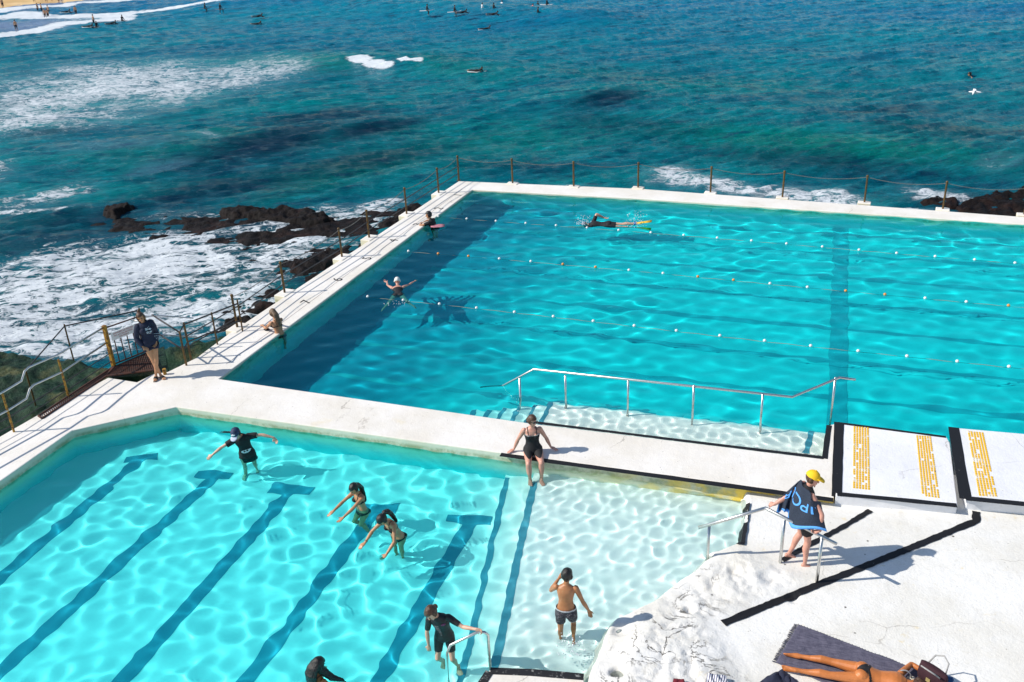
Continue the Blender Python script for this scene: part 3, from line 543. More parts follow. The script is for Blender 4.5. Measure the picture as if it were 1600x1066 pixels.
# ================================================================ fences, handrails, ropes
t=NT('weathered_bronze_post',.55,.5); p=t.obj(); n=t.noise(p,9,5,.7); t.col(t.mix(t.rng(n,.4,.65),(.16,.085,.02,1),(.07,.05,.03,1))); t.b.inputs['Metallic'].default_value=.3; M_POST=t.m
t=NT('yellow_rusty_post',.6,.5); p=t.obj(); n=t.noise(p,12,5,.75); t.col(t.mix(t.rng(n,.45,.6),(.42,.22,.02,1),(.13,.05,.015,1))); M_YPOST=t.m
t=NT('rusty_grate',.75,.4); p=t.obj(); n=t.noise(p,12,5,.7); t.col(t.mix(t.rng(n,.4,.62),(.10,.035,.02,1),(.05,.03,.025,1))); M_RUST=t.m
M_CHAIN=simple('galvanised_chain',(.20,.19,.17,1),.6,metal=.5); M_CABLE=simple('dark_cable',(.05,.045,.045,1),.5,metal=.3)
def sag(a,b_,s,n=10): return [a.lerp(b_,i/n)-Vector((0,0,s*4*(i/n)*(1-i/n))) for i in range(n+1)]
def post(bp,h,name,label,mat,group,cat='fence post',r=.030):
    o=empty(name,bp,label,cat,group)
    b=MB(); b.tube([bp,bp+Vector((0,0,h))],r,10); b.build('shaft',mat,o,smooth=False)
    b=MB(); b.sph(bp+Vector((0,0,h+.015)),r*1.4); b.build('cap',mat,o,smooth=True)
    b=MB(); b.tube([bp,bp+Vector((0,0,.012))],r*2.4,12); b.build('base_plate',mat,o); return o
lab=['closest to the gate','second from the gate','third from the gate','fourth from the gate','fifth from the gate, beside the brown rock','sixth from the gate, just before the corner']
LP=[at(x,y) for x,y in post_px]; HP=.86
for i,p_ in enumerate(LP[:-1]): post(p_,HP,'fence_post','bronze fence post on the left pool wall, '+lab[i],M_POST,'fence posts round the big pool')
post(LP[-1],HP,'fence_post','bronze fence post on the far left corner of the pool wall',M_POST,'fence posts round the big pool')
FP=[at(x,y) for x,y in far_px]; names=['first','second','third','fourth','fifth','sixth','seventh','eighth']
for i,p_ in enumerate(FP): post(p_,HP,'fence_post','bronze fence post on the far pool wall, %s to the right of the corner'%names[i],M_POST,'fence posts round the big pool')
allp=LP+FP
for i,(a,c) in enumerate(zip(allp[:-1],allp[1:])):
    z=Vector((0,0,HP-.02)); b=MB()
    n_=int((c-a).length/.035); Q=sag(a+z,c+z,.10 if i<6 else .12,n_) 
    for k in range(n_):
        m=(Q[k]+Q[k+1])/2; dd=(Q[k+1]-Q[k]).normalized(); sd=Vector((-dd.y,dd.x,0)).normalized() if k%2 else Vector((0,0,1)); hl=.026
        b.tube([m-dd*hl,m-dd*hl*.4+sd*.011,m+dd*hl*.4+sd*.011,m+dd*hl,m+dd*hl*.4-sd*.011,m-dd*hl*.4-sd*.011,m-dd*hl],.0042,5)
    o=b.build('chain',M_CHAIN,fix=False); side='left' if i<6 else 'far'; k_=i+1 if i<7 else i-6
    tag(o,'sagging fence chain on the %s wall, %s span'%(side,(names+['ninth'])[min(i if i<7 else i-7,8)] + (' from the gate' if i<7 else ' right of the corner post')),'chain','chains of the pool fence')
g1=at(292,560); far_rail=[g1]+LP
for j,(h,nm) in enumerate(((.52,'upper'),(.26,'lower'))):
    b=MB(); P=[p_+Vector((0,0,h)) for p_ in far_rail]; b.tube(P,.014,6); o=b.build('fence_cable',M_CABLE); tag(o,'%s dark cable running along the left wall fence below the chain'%nm,'cable','cables of the left fence')
# --- walkway fence on the left, gate, grates
LT=[at(-150,768),at(22,675),at(104,618)]
hp=1.0
fence=empty('walkway_fence',at(22,675),'steel railing with yellow rusty posts along the left walkway edge above weed rocks','railing')
g0=at(178,573); g2=at(236,548)
for p_ in (at(-150,768),at(22,675),at(107,620)):
    b=MB(); b.tube([p_,p_+Vector((0,0,hp*.93))],.023,10); b.build('post',M_YPOST,fence)
# steel top rail with its kink
zz=Vector((0,0,hp*.93)); a0=at(22,675)+zz; a1=at(107,620)+zz; top=g0+Vector((0,0,1.02))
kd=(a1-a0)
for hh,nm in ((0,'rail'),(-.42,'rail')):
    dz=Vector((0,0,hh)); b=MB()
    b.tube([at(-150,768)+zz+dz,a0+dz,a0+kd*.33+dz,a0+kd*.42+dz+Vector((0,0,.16)),a0+kd*.5+dz+Vector((0,0,.19)),a1+dz+Vector((0,0,.10)),top+dz*.9],.022,8); b.build(nm,STEEL,fence,smooth=True)
for hh in (.36,.16): b=MB(); b.tube([at(-150,768)+Vector((0,0,hh)),at(22,675)+Vector((0,0,hh)),at(107,620)+Vector((0,0,hh)),g0+Vector((0,0,hh))],.010,6); b.build('wire',M_CABLE,fence)
gate=empty('gate',g0,'rusty bar gate with a white warning sign, beside the leaning woman','gate')
b=MB(); b.box(g0+Vector((0,0,.53)),(.04,.04,.53)); b.build('gate_post',M_YPOST,gate,bevel=.006)
gp2=at(237,549); b=MB(); b.tube([gp2,gp2+Vector((0,0,.95))],.032,10); b.build('gate_post',M_YPOST,gate)
gp3=at(258,585); b=MB(); b.tube([gp3,gp3+Vector((0,0,.14))],.04,10); b.build('gate_post',M_YPOST,gate)
z1=Vector((0,0,.99)); z0=Vector((0,0,.06)); b=MB(); b.tube([g0+z1,gp2+z1*.97],.018,8); b.tube([g0+z0,gp2+z0],.02,8); b.tube([g0+Vector((0,0,.80)),gp2+Vector((0,0,.80))],.012,6); b.tube([g0.lerp(gp2,.03)+z0,g0.lerp(gp2,.03)+z1],.012,6); b.build('gate_frame',M_RUST,gate)
for k in range(1,6):
    q=g0.lerp(gp2,k/6.2); b=MB(); b.tube([q+z0,q+Vector((0,0,.80))],.013,6); b.build('bar',M_RUST,gate)
gd=(gp2-g0).normalized(); gn=Vector((gd.y,-gd.x,0)); sc_=g0.lerp(gp2,.40)+Vector((0,0,.74))+gn*.035
sign=MB().box(sc_,(.30,.006,.10),gd,Vector((-gn.x,-gn.y,0)),Vector((0,0,1))).build('sign',simple('white_sign_enamel',(.75,.75,.76,1),.4,var=.04),gate)
MR=simple('red_sign_lettering',(.42,.03,.03,1),.5)
for k,(tx,sz) in enumerate((('DANGEROUS ROCKS',.062),('NO ACCESS BEYOND',.058),('THIS POINT',.058))):
    c_=sc_+gn*.008+Vector((0,0,.058-.058*k)); M=Matrix(((gd.x,0,gn.x,c_.x),(gd.y,0,gn.y,c_.y),(0,1,0,c_.z),(0,0,0,1))); text_obj('lettering',tx,sz*.85,MR,sign,M)
# curved steel hoops round the post the woman leans on
hoops=empty('handrail',gp2,'curved steel hoop handrail on a yellow post behind the leaning woman','handrail')
e_r=Vector((.943,.333,0)); e_a=Vector((-.333,.943,0))
for h in (.92,.42):
    c_=gp2+Vector((0,0,h)); pts=[c_+e_r*1.15-Vector((0,0,.1)),c_+e_r*.4]+[c_-e_a*.13+Vector((math.cos(a),math.sin(a),0))*0+(-e_r*math.sin(a)*.22)+(e_a*math.cos(a)*.13) for a in [math.pi*k/6 for k in range(7)]]+[c_-e_a*.26+e_r*.3]
    b=MB(); b.tube(pts,.016,8); b.build('hoop',STEEL,hoops,smooth=True)
# dark handrails of the stair down to the rocks, behind the woman
st_=empty('stair_railing',at(300,565),'dark stair railing going down to the rocks behind the leaning woman','railing')
q=[at(268,556),at(292,566),at(299,556)]; 
def zz_(x,y,z): return at(x,y,z)
RL=[[(262,521,.0),(284,529,.0)],]
A0=at(292,574,-.05); A1=at(299,563,-.05); 
for p_,h in ((A0,.92),(A1,.98)): b=MB(); b.tube([p_,p_+Vector((0,0,h))],.024,8); b.build('post',M_POST,st_)
B1=A1-e_a*-2.3-e_r*-.2+Vector((0,0,-.9)); B2=A0+Vector((-1.1,.5,.1))
for h in (.90,.45):
    z=Vector((0,0,h)); b=MB(); b.tube([B2+z,A0+z,A1+z+Vector((0,0,.03)),A1+z+e_r*.9+e_a*1.4+Vector((0,0,-.1))],.02,8); b.build('rail',M_CABLE,st_,smooth=True)
for k in (1,2): b=MB(); pz=A1+e_r*.45*k+e_a*.7*k; b.tube([Vector((pz.x,pz.y,-1.2)),Vector((pz.x,pz.y,.85))],.02,8); b.build('post',M_POST,st_)
# low outer railing on the rocks behind the walkway fence
orl=empty('rock_railing',at(110,600,-1.2),'rusty railing standing on the weed rocks beyond the walkway','railing')
oq=[at(60,648,-1.3),at(118,574,-1.3),at(232,548,-1.3)]
for p_ in oq: b=MB(); b.tube([p_,p_+Vector((0,0,1.25))],.02,8); b.build('post',M_POST,orl)
for h in (1.2,): b=MB(); b.tube([p_+Vector((0,0,h)) for p_ in oq],.018,6); b.build('rail',M_CABLE,orl)
# grates
def grate(A,B_,C,Dd,n,name,label,z=.0,m=0):
    o=empty(name,A,label,'grate'); b=MB()
    for p_,q_ in ((A,B_),(B_,C),(C,Dd),(Dd,A)): b.tube([p_,q_],.025,6)
    b.build('frame',M_RUST,o); b=MB()
    for i in range(1,n): f=i/n; b.tube([A.lerp(B_,f),Dd.lerp(C,f)],.013,4)
    for i in range(1,m): f=i/m; b.tube([A.lerp(Dd,f),B_.lerp(C,f)],.013,4)
    g=b.build('grating',M_RUST,o); return o
Z_=.01
grate(at(178,574,Z_),at(232,551,Z_),at(243,578,Z_),at(166,588,Z_),22,'metal_grate','square rusty metal grate at the foot of the gate',m=14)
grate(at(60,650,Z_),at(176,574,Z_),at(166,588,Z_),at(66,654,Z_),38,'drain_grate','long narrow rusty grate along the walkway edge under the railing')
MB().prism(D([(176,572),(256,540),(262,582),(240,585),(166,590),(60,652),(56,647)],-.1),-1.4,-.12).build('grate_pit',M_WEED).__setitem__('kind','structure')
# --- handrail over the pool ledge
hr=empty('ledge_handrail',at(981,640,ZW),'long brushed steel handrail standing in the big pool beside the pale ledge','handrail')
hb=[(813,621),(884,627),(981,638),(1082,652),(1188,664),(1297,661)]; tops=[591,587,593,602,616,590]
TB=[]
for (x,y),ty in zip(hb,tops):
    p_=at(x,y,ZW); zt=ztop(p_,ty); TB.append(Vector((p_.x,p_.y,zt))); b=MB(); b.tube([Vector((p_.x,p_.y,-1.4 if x<860 else -.45)),Vector((p_.x,p_.y,zt))],.022,10); b.build('post',STEEL,hr,smooth=True).cycles.is_caustics_receiver=True
zr=sum(v.z for v in TB[1:5])/4
k1=at(834,577,zr); k0=at(786,603,ZW+.0); dn=(k0-k1); k2=at(1238,620.5,zr); k3=TB[5]+Vector((0,0,.02)); k3b=at(1312,590,k3.z); k4=at(1337,593.5,k3.z)
b=MB(); b.tube([k0+(k0-k1)*.75,k0,k1,k2,k3b,k4],.024,10); o=b.build('rail',STEEL,hr,smooth=True); o.cycles.is_caustics_receiver=True
# --- handrail the man holds
mh=empty('entry_handrail',at(1218,878,ZP),'bent steel handrail on three posts held by the man in the yellow cap','handrail')
mb=[((1105,875),822,ZP-.1),((1219,879),811,ZP),((1276,910),839,ZP)]; TT=[]
for (x,y),ty,z in mb:
    p_=at(x,y,z); zt=ztop(p_,ty); TT.append(Vector((p_.x,p_.y,zt))); b=MB(); b.tube([p_-Vector((0,0,.3)),Vector((p_.x,p_.y,zt))],.026,10); b.build('post',STEEL,mh,smooth=True)
zt=(TT[1].z+TT[2].z)/2; kA=at(1091,825,TT[0].z); kB=at(1196,794,zt+.02); kC=at(1307,850,zt)
b=MB(); b.tube([kA,kA.lerp(kB,.96),kB,kB.lerp(kC,.05),kC],.027,12); b.build('rail',STEEL,mh,smooth=True)
# --- short handrail at the bottom
bh=empty('short_handrail',at(765,1044,ZK),'short bent steel handrail at the bottom held by the child in the wetsuit','handrail')
p_=at(766,1046,ZK); zt=ztop(p_,992); T=Vector((p_.x,p_.y,zt)); zc=zt+.05; c0=at(757,988,zc); c1=at(748,987,zc); 
dL=(at(700,1010,zc-.15)-c1)
b=MB(); b.tube([p_-Vector((0,0,.4)),T,c0.lerp(T,.35),c0,c1,c1+dL*.92,c1+dL*1.05+Vector((0,0,-.10)),c1+dL*1.08+Vector((0,0,-.8))],.021,12); b.build('rail',STEEL,bh,smooth=True).cycles.is_caustics_receiver=True
# --- lane ropes with floats
M_FW=simple('white_float',(.80,.80,.78,1),.45,var=.05); M_FO=simple('orange_float',(.75,.30,.06,1),.45,var=.1); M_ROPE=simple('pale_rope',(.24,.27,.20,1),.8)
RD=[('far lane rope nearest the finned swimmer, small white floats',(849,351.5),(1559,408.5),(683,340.5),55/1.0),('middle lane rope with white and orange floats',(834.5,410.5),(1557,475.5),(635,396),60),('near lane rope with white floats',(802,489.5),(1546,570),(575,464),63)]
for ri,(lb,pa,pb,ps_,_) in enumerate(RD):
    A_=at(*pa,ZW+.01); B_=at(*pb,ZW+.01); dd=(B_-A_).normalized(); s0=(at(*ps_,ZW+.01)-A_).dot(dd); s1=(at(1700,pb[1]+12,ZW)-A_).dot(dd)
    o=empty('lane_rope',A_+dd*s0,lb,'lane rope','lane ropes across the big pool'); step=[.665,.70,.72][ri]
    # float spacing measured on the far rope
    step=(at(897,355,ZW)-at(849,351.5,ZW)).length if ri==0 else (at(885,414.5,ZW)-at(834.5,410.5,ZW)).length if ri==1 else (at(863,496,ZW)-at(802,489.5,ZW)).length
    P=[]; s=s0
    while s<s1: P.append(A_+dd*s+Vector((0,.05*math.sin(s*.35+ri),0))); s+=step/4
    b=MB(); b.tube([q-Vector((0,0,.012+.01*math.cos(k*1.57))) for k,q in enumerate(P)],.007,5); b.build('rope',M_ROPE,o)
    fm=MB().ell((0,0,0),Vector((.040,0,0)),Vector((0,.040,0)),Vector((0,0,.037)),12,8).mesh('float')
    k=0
    for i in range(0,len(P),4):
        m_=M_FO if (ri==1 and (i//4)%4 in (1,2) ) else M_FW; me=fm.copy(); f_=link('float',me,m_,o,True); f_.location=P[i]+Vector((0,0,.015)); f_.matrix_parent_inverse=Matrix.Translation(-o.location)
# ================================================================ people
def basis(d,hint):
    d=d.normalized(); x=hint-d*hint.dot(d)
    if x.length<1e-4: x=Vector((1,0,0))-d*d.x
    x.normalize(); return x,d.cross(x)
def limb(mb,pts,rad,hint,flat=None,seg=12):
    R=[]
    for i,p in enumerate(pts):
        d=pts[min(i+1,len(pts)-1)]-pts[max(i-1,0)]; x,y=basis(d,hint); a,b_=(rad[i] if isinstance(rad[i],tuple) else (rad[i],rad[i])); R.append((p,x*a,y*b_))
    d0=(pts[0]-pts[1]).normalized(); d1=(pts[-1]-pts[-2]).normalized(); r0=R[0]; r1=R[-1]
    R=[(r0[0]+d0*r0[1].length*.8,r0[1]*.45,r0[2]*.45)]+R+[(r1[0]+d1*r1[1].length*.8,r1[1]*.45,r1[2]*.45)]
    mb.loft(R,seg)
def remesh(mb,vox,smooth=3,it=.5):
    me=mb.mesh('tmp'); o=bpy.data.objects.new('tmp',me); COL.objects.link(o); m=o.modifiers.new('r','REMESH'); m.mode='VOXEL'; m.voxel_size=vox; m.use_smooth_shade=True
    s=o.modifiers.new('s','SMOOTH'); s.iterations=smooth; s.factor=it
    dg=bpy.context.evaluated_depsgraph_get(); dg.update(); out=bpy.data.meshes.new_from_object(o.evaluated_get(dg)); bpy.data.objects.remove(o); return out
def seg_t(P,a,b_):
    ab=b_-a; t=np.clip(((P-a)@ab)/(ab@ab+1e-12),0,1); return t,np.linalg.norm(P-a-t[:,None]*ab,axis=1)
class Person:
    def __init__(s,label,pelvis,heading,h,pose,skin_m,group=None,w=1.,fem=False,head=1.,vox=.007,eyes=True,cat='person',dens=1.):
        k=h/1.7; s.k=k; s.h=h; U=Vector((0,0,1)); Fd=Vector((math.cos(heading),math.sin(heading),0)); Rr=Fd.cross(U); s.L=lambda v:(Rr*v[0]+Fd*v[1]+U*v[2]); n=lambda v:s.L(v).normalized()
        P0=Vector(pelvis); s.P0=P0; g=pose.get
        sp=n(g('spine',(0,0,1))); ch=n(g('chest',g('spine',(0,0,1)))); hx=n(g('hipx',(1,0,0))); sx=n(g('shx',g('hipx',(1,0,0))))
        hx=(hx-sp*hx.dot(sp)).normalized(); sx=(sx-ch*sx.dot(ch)).normalized()
        P1=P0+sp*.23*k; P2=P1+ch*.27*k; s.P1,s.P2,s.ch,s.sx,s.sp,s.hx=P1,P2,ch,sx,sp,hx
        mb=MB(); C=lambda t:(P0*(1-t)**2+(P0+sp*.25*k)*2*t*(1-t)+P2*t*t)
        prof=[(-.16,.085,.075),(-.10,.135,.10),(-.02,.165,.112),(.10,.158,.108),(.24,.138,.092),(.40,.125,.085),(.54,.135,.092),(.68,.152,.102),(.80,.158,.102),(.90,.150,.088),(.97,.105,.068),(1.03,.058,.055)]
        if fem: prof=[(t,a*(1.04 if t<.15 else .90 if t<.5 else .90),b_*(1.0 if t<.3 else .93)) for t,a,b_ in prof]
        if g('child'): prof=[(t,a*.93,b_*.95) for t,a,b_ in prof]
        R=[]
        for t,a,b_ in prof:
            c=C(t) if t>=0 else P0+sp*(t*.5*k); d=(C(min(1,t+.05))-C(max(0,t-.05))).normalized() if t>=0 else sp; X=hx.lerp(sx,max(0,min(1,t))); X=(X-d*X.dot(d)).normalized(); Y=d.cross(X)
            R.append((c,X*a*k*w,Y*b_*k*(1+(w-1)*.9)))
        mb.loft(R,20); s.bones=[('torso',P0-sp*.06*k,P1,.12*k),('torso2',P1,P2-ch*.05*k,.12*k)]
        fr=-(ch.cross(sx)) if False else sx.cross(ch)*-1
        fr=ch.cross(sx); s.front=fr if fr.dot(Fd)>-2 else fr   # X x up gives forward for right-handed (right x up = back) so flip below
        s.front=-(sx.cross(ch))*-1 if (sx.cross(ch)).dot(s.L(g('face0',(0,1,0))))>0 else -(sx.cross(ch))
        front=s.front; hfront=(sp.cross(hx)) if (sp.cross(hx)).dot(front)>0 else hx.cross(sp)
        s.hfront=hfront
        if fem:
            for q in (-1,1): mb.ell(P2-ch*.155*k+sx*q*.068*k*w+front*.075*k,sx*.058*k*w,ch*.056*k*w,front*.052*k*w)
        gl=1.08 if fem else .95
        for q in (-1,1): mb.ell(P0-sp*.035*k+hx*q*.07*k*w-hfront*.055*k,hx*.078*k*w*gl,sp*.088*k*gl,hfront*.068*k*gl)
        # neck and head
        hu=n(g('headup',g('chest',g('spine',(0,0,1))))); hf=n(g('face',(0,1,0))); hf=(hf-hu*hf.dot(hu)).normalized(); hr=hf.cross(hu); H=head
        nb=P2-ch*.01*k; hc=nb+ (ch*.5+hu*.5).normalized()*.075*k+hu*.105*k*H+hf*.012*k; s.hc,s.hu,s.hf,s.hr,s.H=hc,hu,hf,hr,H
        limb(mb,[nb-ch*.03*k,nb+(hc-nb)*.35,hc-hu*.04*k],[.052*k,.046*k,.046*k],sx)
        mb.ell(hc+hu*.018*k*H-hf*.008*k*H,hr*.074*k*H,hf*.093*k*H,hu*.094*k*H,16,12)
        mb.ell(hc-hu*.048*k*H+hf*.022*k*H,hr*.056*k*H,hf*.062*k*H,hu*.068*k*H,14,10)
        mb.ell(hc-hu*.098*k*H+hf*.060*k*H,hr*.022*k*H,hf*.022*k*H,hu*.018*k*H)
        mb.loft([(hc+hu*.016*k*H+hf*.083*k*H,hr*.008*k*H,hf*.009*k*H),(hc-hu*.012*k*H+hf*.094*k*H,hr*.011*k*H,hf*.013*k*H),(hc-hu*.030*k*H+hf*.099*k*H,hr*.016*k*H,hf*.014*k*H),(hc-hu*.036*k*H+hf*.090*k*H,hr*.010*k*H,hf*.010*k*H)],8)
        for q in (-1,1): mb.ell(hc-hu*.008*k*H+hr*q*.077*k*H-hf*.008*k*H,hr*.011*k*H,hf*.018*k*H,hu*.031*k*H,8,6)
        s.bones+=[('neck',nb,hc-hu*.09*k*H,.05*k),('head',hc-hu*.05*k*H,hc+hu*.04*k*H,.085*k*H)]
        s.hands={}
        for side,q in (('R',1),('L',-1)):
            ua,fa,ha=[n(v) for v in g('arm'+side,((q*.15,0,-1),(q*.05,.1,-1),(0,.1,-1)))]
            S=P2-ch*.052*k+sx*q*(.160 if not fem else .148)*k*(1+(w-1)*.6)
            if g('ik'+side):
                T_,pole=g('ik'+side); T_=Vector(T_)-ha*.075*k; dd=T_-S; L1,L2=.285*k,.245*k; D_=min(dd.length,(L1+L2)*.995); dn=dd.normalized(); x_=(L1*L1-L2*L2+D_*D_)/(2*D_); h_=math.sqrt(max(0,L1*L1-x_*x_)); pl=Vector(pole)-dn*Vector(pole).dot(dn); pl.normalize()
                E_=S+dn*x_+pl*h_; ua=(E_-S).normalized(); fa=(S+dn*D_-E_).normalized(); s.iklen=(side,dd.length,L1+L2)
            E=S+ua*.285*k; W=E+fa*.245*k; aw=1+(w-1)*.7; r=.92 if (fem or g('child')) else 1.06
            el=g('hint'+side); hint=n(el) if el else front
            limb(mb,[S-ua*.01*k,S+ua*.06*k,S+ua*.15*k,E-ua*.03*k,E],[.052*k*r*aw,.050*k*r*aw,.045*k*r*aw,.037*k*r*aw,.036*k*r*aw],hint)
            limb(mb,[E,E+fa*.05*k,E+fa*.11*k,W-fa*.04*k,W],[.037*k*r*aw,.041*k*r*aw,.037*k*r*aw,.027*k*r,(.028*k*r,.021*k*r)],hint)
            pn=g('palm'+side); pn=n(pn) if pn else (ha.cross(sx)*q); pn=(pn-ha*pn.dot(ha)).normalized(); tx=ha.cross(pn)*(-q)   # thumb side
            tx=tx if not g('thumb'+side) else (n(g('thumb'+side))-ha*n(g('thumb'+side)).dot(ha)).normalized()
            mb.loft([(W-ha*.005*k,tx*.026*k,pn*.019*k),(W+ha*.03*k,tx*.036*k,pn*.017*k),(W+ha*.065*k,tx*.041*k,pn*.015*k),(W+ha*.092*k,tx*.038*k,pn*.012*k)],12)
            cu=g('curl'+side,.35); 
            for i,(off_,ln) in enumerate(((.029,.068),(.010,.077),(-.010,.070),(-.029,.055))):
                b0=W+ha*(.086-abs(i-1)*.004)*k+tx*off_*k; d1=(ha*math.cos(cu)+pn*math.sin(cu)+tx*(off_*2)).normalized(); d2=(ha*math.cos(cu*2.3)+pn*math.sin(cu*2.3)+tx*(off_)).normalized()
                m1=b0+d1*ln*.55*k; mb.tube([b0-ha*.012*k,b0,m1,m1+d2*ln*.5*k],[.0095*k,.0095*k,.0088*k,.0068*k],8)
            t0=W+ha*.028*k+tx*.030*k; d1=(ha*.65+tx*.7+pn*.25).normalized(); d2=(ha*.9+tx*.25+pn*.45).normalized(); mb.tube([t0-d1*.012*k,t0+d1*.03*k,t0+d1*.03*k+d2*.034*k],[.0125*k,.0105*k,.0085*k],8)
            s.bones+=[('arm'+side,S,E,.045*k),('fore'+side,E,W,.035*k),('hand'+side,W,W+ha*.17*k,.03*k)]; s.hands[side]=(S,E,W,ha,pn)
            th,shn,ft=[n(v) for v in g('leg'+side,((q*.03,0,-1),(0,0,-1),(q*.15,1,-.1)))]
            Hj=P0-sp*.03*k+hx*q*.085*k*w; K=Hj+th*.40*k; A=K+shn*.40*k; kf_=g('knee'+side); kn=n(kf_) if kf_ else hfront; lw=(1+(w-1)*.8)*(.9 if g('child') else 1.)*(1.04 if fem else 1.)
            limb(mb,[Hj-th*.02*k,Hj+th*.07*k,Hj+th*.19*k,K-th*.06*k,K],[.084*k*lw,.084*k*lw,.070*k*lw,.053*k*lw,.050*k*lw],kn)
            xx,yy=basis(shn,kn); bk=-xx*.012*k
            limb(mb,[K,K+shn*.05*k+bk*.5,K+shn*.13*k+bk*1.3,K+shn*.27*k,A-shn*.03*k,A],[.050*k*lw,.051*k*lw,.052*k*lw,.036*k*lw,.029*k*lw,.030*k*lw],kn)
            fx=shn.cross(ft); fx=fx.normalized() if fx.length>.05 else hx; fu=fx.cross(ft); fu=fu if fu.dot(-shn)>0 else -fu
            hl=A+shn*.035*k
            mb.loft([(hl-ft*.052*k,fx*.016*k,fu*.018*k),(hl-ft*.040*k,fx*.030*k,fu*.034*k),(hl+ft*.005*k,fx*.033*k,fu*.040*k),(hl+ft*.06*k-fu*.006*k,fx*.036*k,fu*.032*k),(hl+ft*.115*k-fu*.016*k,fx*.044*k,fu*.021*k),(hl+ft*.15*k-fu*.021*k,fx*.043*k,fu*.015*k)],12)
            zz=fx*(q if fx.dot(hx)>0 else -q)
            for i,(o_,ln,r_) in enumerate(((-.030,.048,.013),(-.010,.044,.009),(.008,.038,.0085),(.022,.031,.008),(.035,.022,.0075))):
                t0=hl+ft*.142*k-fu*.024*k+zz*o_*k; mb.tube([t0,t0+ft*ln*k*.6,t0+ft*ln*k-fu*.003*k],[r_*k,r_*k,r_*.75*k],7)
            s.bones+=[('thigh'+side,Hj,K,.07*k),('shin'+side,K,A,.04*k),('foot'+side,hl-ft*.03*k,hl+ft*.16*k,.035*k)]
            setattr(s,'leg'+side,(Hj,K,A,hl,ft,fu))
        if g('skull_only'): pass
        me=remesh(mb,vox,3); nv=len(me.vertices); co=np.empty(nv*3,np.float32); me.vertices.foreach_get('co',co); s.co=co.reshape(-1,3).astype(float)
        N=np.empty(nv*3,np.float32); me.vertices.foreach_get('normal',N); s.N=N.reshape(-1,3).astype(float)
        best=np.full(nv,1e9); s.lab=np.zeros(nv,int); s.t=np.zeros(nv)
        for i,(nm,a,b_,r) in enumerate(s.bones):
            t,d=seg_t(s.co,np.array(a),np.array(b_)); m=(d/r)<best; best[m]=(d/r)[m]; s.lab[m]=i; s.t[m]=t[m]
        s.names=np.array([b_[0] for b_ in s.bones])[s.lab]; s.faces=[tuple(p.vertices) for p in me.polygons]; s.F=np.array([f for f in s.faces if len(f)==4])
        rel=s.co-np.array(P0); s.lx=rel@np.array(hx); s.lz=rel@np.array(sp); s.ly=rel@np.array(hfront)
        r2=s.co-np.array(P2); s.sxx=r2@np.array(sx); s.cz=r2@np.array(ch); s.cf=r2@np.array(front)
        rh=(s.co-np.array(hc))/(k*H); s.qx,s.qf,s.qu=rh@np.array(hr),rh@np.array(hf),rh@np.array(hu)
        for v in me.vertices: pass
        me.transform(Matrix.Translation(-P0)); s.o=link('person',me,skin_m,None,True); s.o.location=P0; tag(s.o,label,cat,group); s.me=me
        if eyes:
            me_=simple('eye_dark',(.02,.015,.012,1),.2)
            for q in (-1,1): MB().ell(hc+hu*.002*k*H+hr*q*.031*k*H+hf*.083*k*H,hr*.013*k*H,hf*.008*k*H,hu*.007*k*H,8,6).build('eye',me_,s.o,True)
            MB().ell(hc-hu*.058*k*H+hf*.081*k*H,hr*.022*k*H,hf*.009*k*H,hu*.007*k*H,8,6).build('mouth',simple('lips',(.40,.13,.11,1),.4),s.o,True)
    def shell(s,name,mask,off,mat,fold=0.,fs=9.,parent=None):
        "garment grown from the body surface where mask is true"
        keep=mask[s.F].all(axis=1); F=s.F[keep]; 
        if len(F)==0: return None
        ids,inv=np.unique(F,return_inverse=True); F=inv.reshape(-1,4); V=s.co[ids]; N=s.N[ids]; of=np.full(len(ids),off) if np.isscalar(off) else off[ids]
        if fold: of=of+np.array([noise.noise(Vector(v)*fs) for v in V])*fold
        W=V+N*of[:,None]; me=bpy.data.meshes.new(name); me.from_pydata(W.tolist(),[],F.tolist()); me.update(); o=link(name,me,mat,parent or s.o,True)
        sm=o.modifiers.new('s','SMOOTH'); sm.iterations=2; sm.factor=.5
        so_=o.modifiers.new('t','SOLIDIFY'); so_.thickness=.004; so_.offset=-1; return o
    def part(s,*n): return np.isin(s.names,n)
    def hair(s,mat,thick=.018,front=.30,low=-.62,name='hair',vol=0):
        qf,qu=s.qf*10,s.qu*10  # head half-height is about 1 here
        m=s.part('head','neck')&~((s.qf>.032)&(s.qu<.045))&(s.qu>-.072+np.clip(s.qf,-.1,.1)*.35)&~((np.abs(s.qx)>.062)&(s.qu<.03)&(s.qf>-.03)&(s.qu>-.05)&False)
        return s.shell(name,m,thick*s.k,mat,.006,22.)
    def long_hair(s,mat,pts,rad,name='long_hair'):
        mb=MB(); P=[Vector(p) for p in pts]; R=[]
        for i,p in enumerate(P):
            d=P[min(i+1,len(P)-1)]-P[max(0,i-1)]; x,y=basis(d,s.sx); a,b_=rad[i]; R.append((p,x*a,y*b_))
        mb.loft(R,14); me=remesh(mb,.006,2); 
        for v in me.vertices: v.co+=v.normal*noise.noise(Vector((v.co.x*70,v.co.y*70,v.co.z*14)))*.006
        return link(name,me,mat,s.o,True)
    def H_(s,r,f,u): return s.hc+(s.hr*r+s.hf*f+s.hu*u)*s.k*s.H
    def briefs(s,mat,hi=.07,off=.006):
        t=s.part('torso','torso2','thighR','thighL'); z=s.lz/s.k; m=t&(z<hi)&(z>-.125+np.abs(s.lx)/s.k*.75)&(np.abs(s.lx)/s.k<.24)
        return s.shell('swimsuit_bottom',m,off,mat)
def hd(p,toward=True):
    "heading that faces the camera from p, offset in degrees later"
    v=-Vector((p.x,p.y,0)) if toward else Vector((p.x,p.y,0)); return math.atan2(v.y,v.x)
rad=math.radians
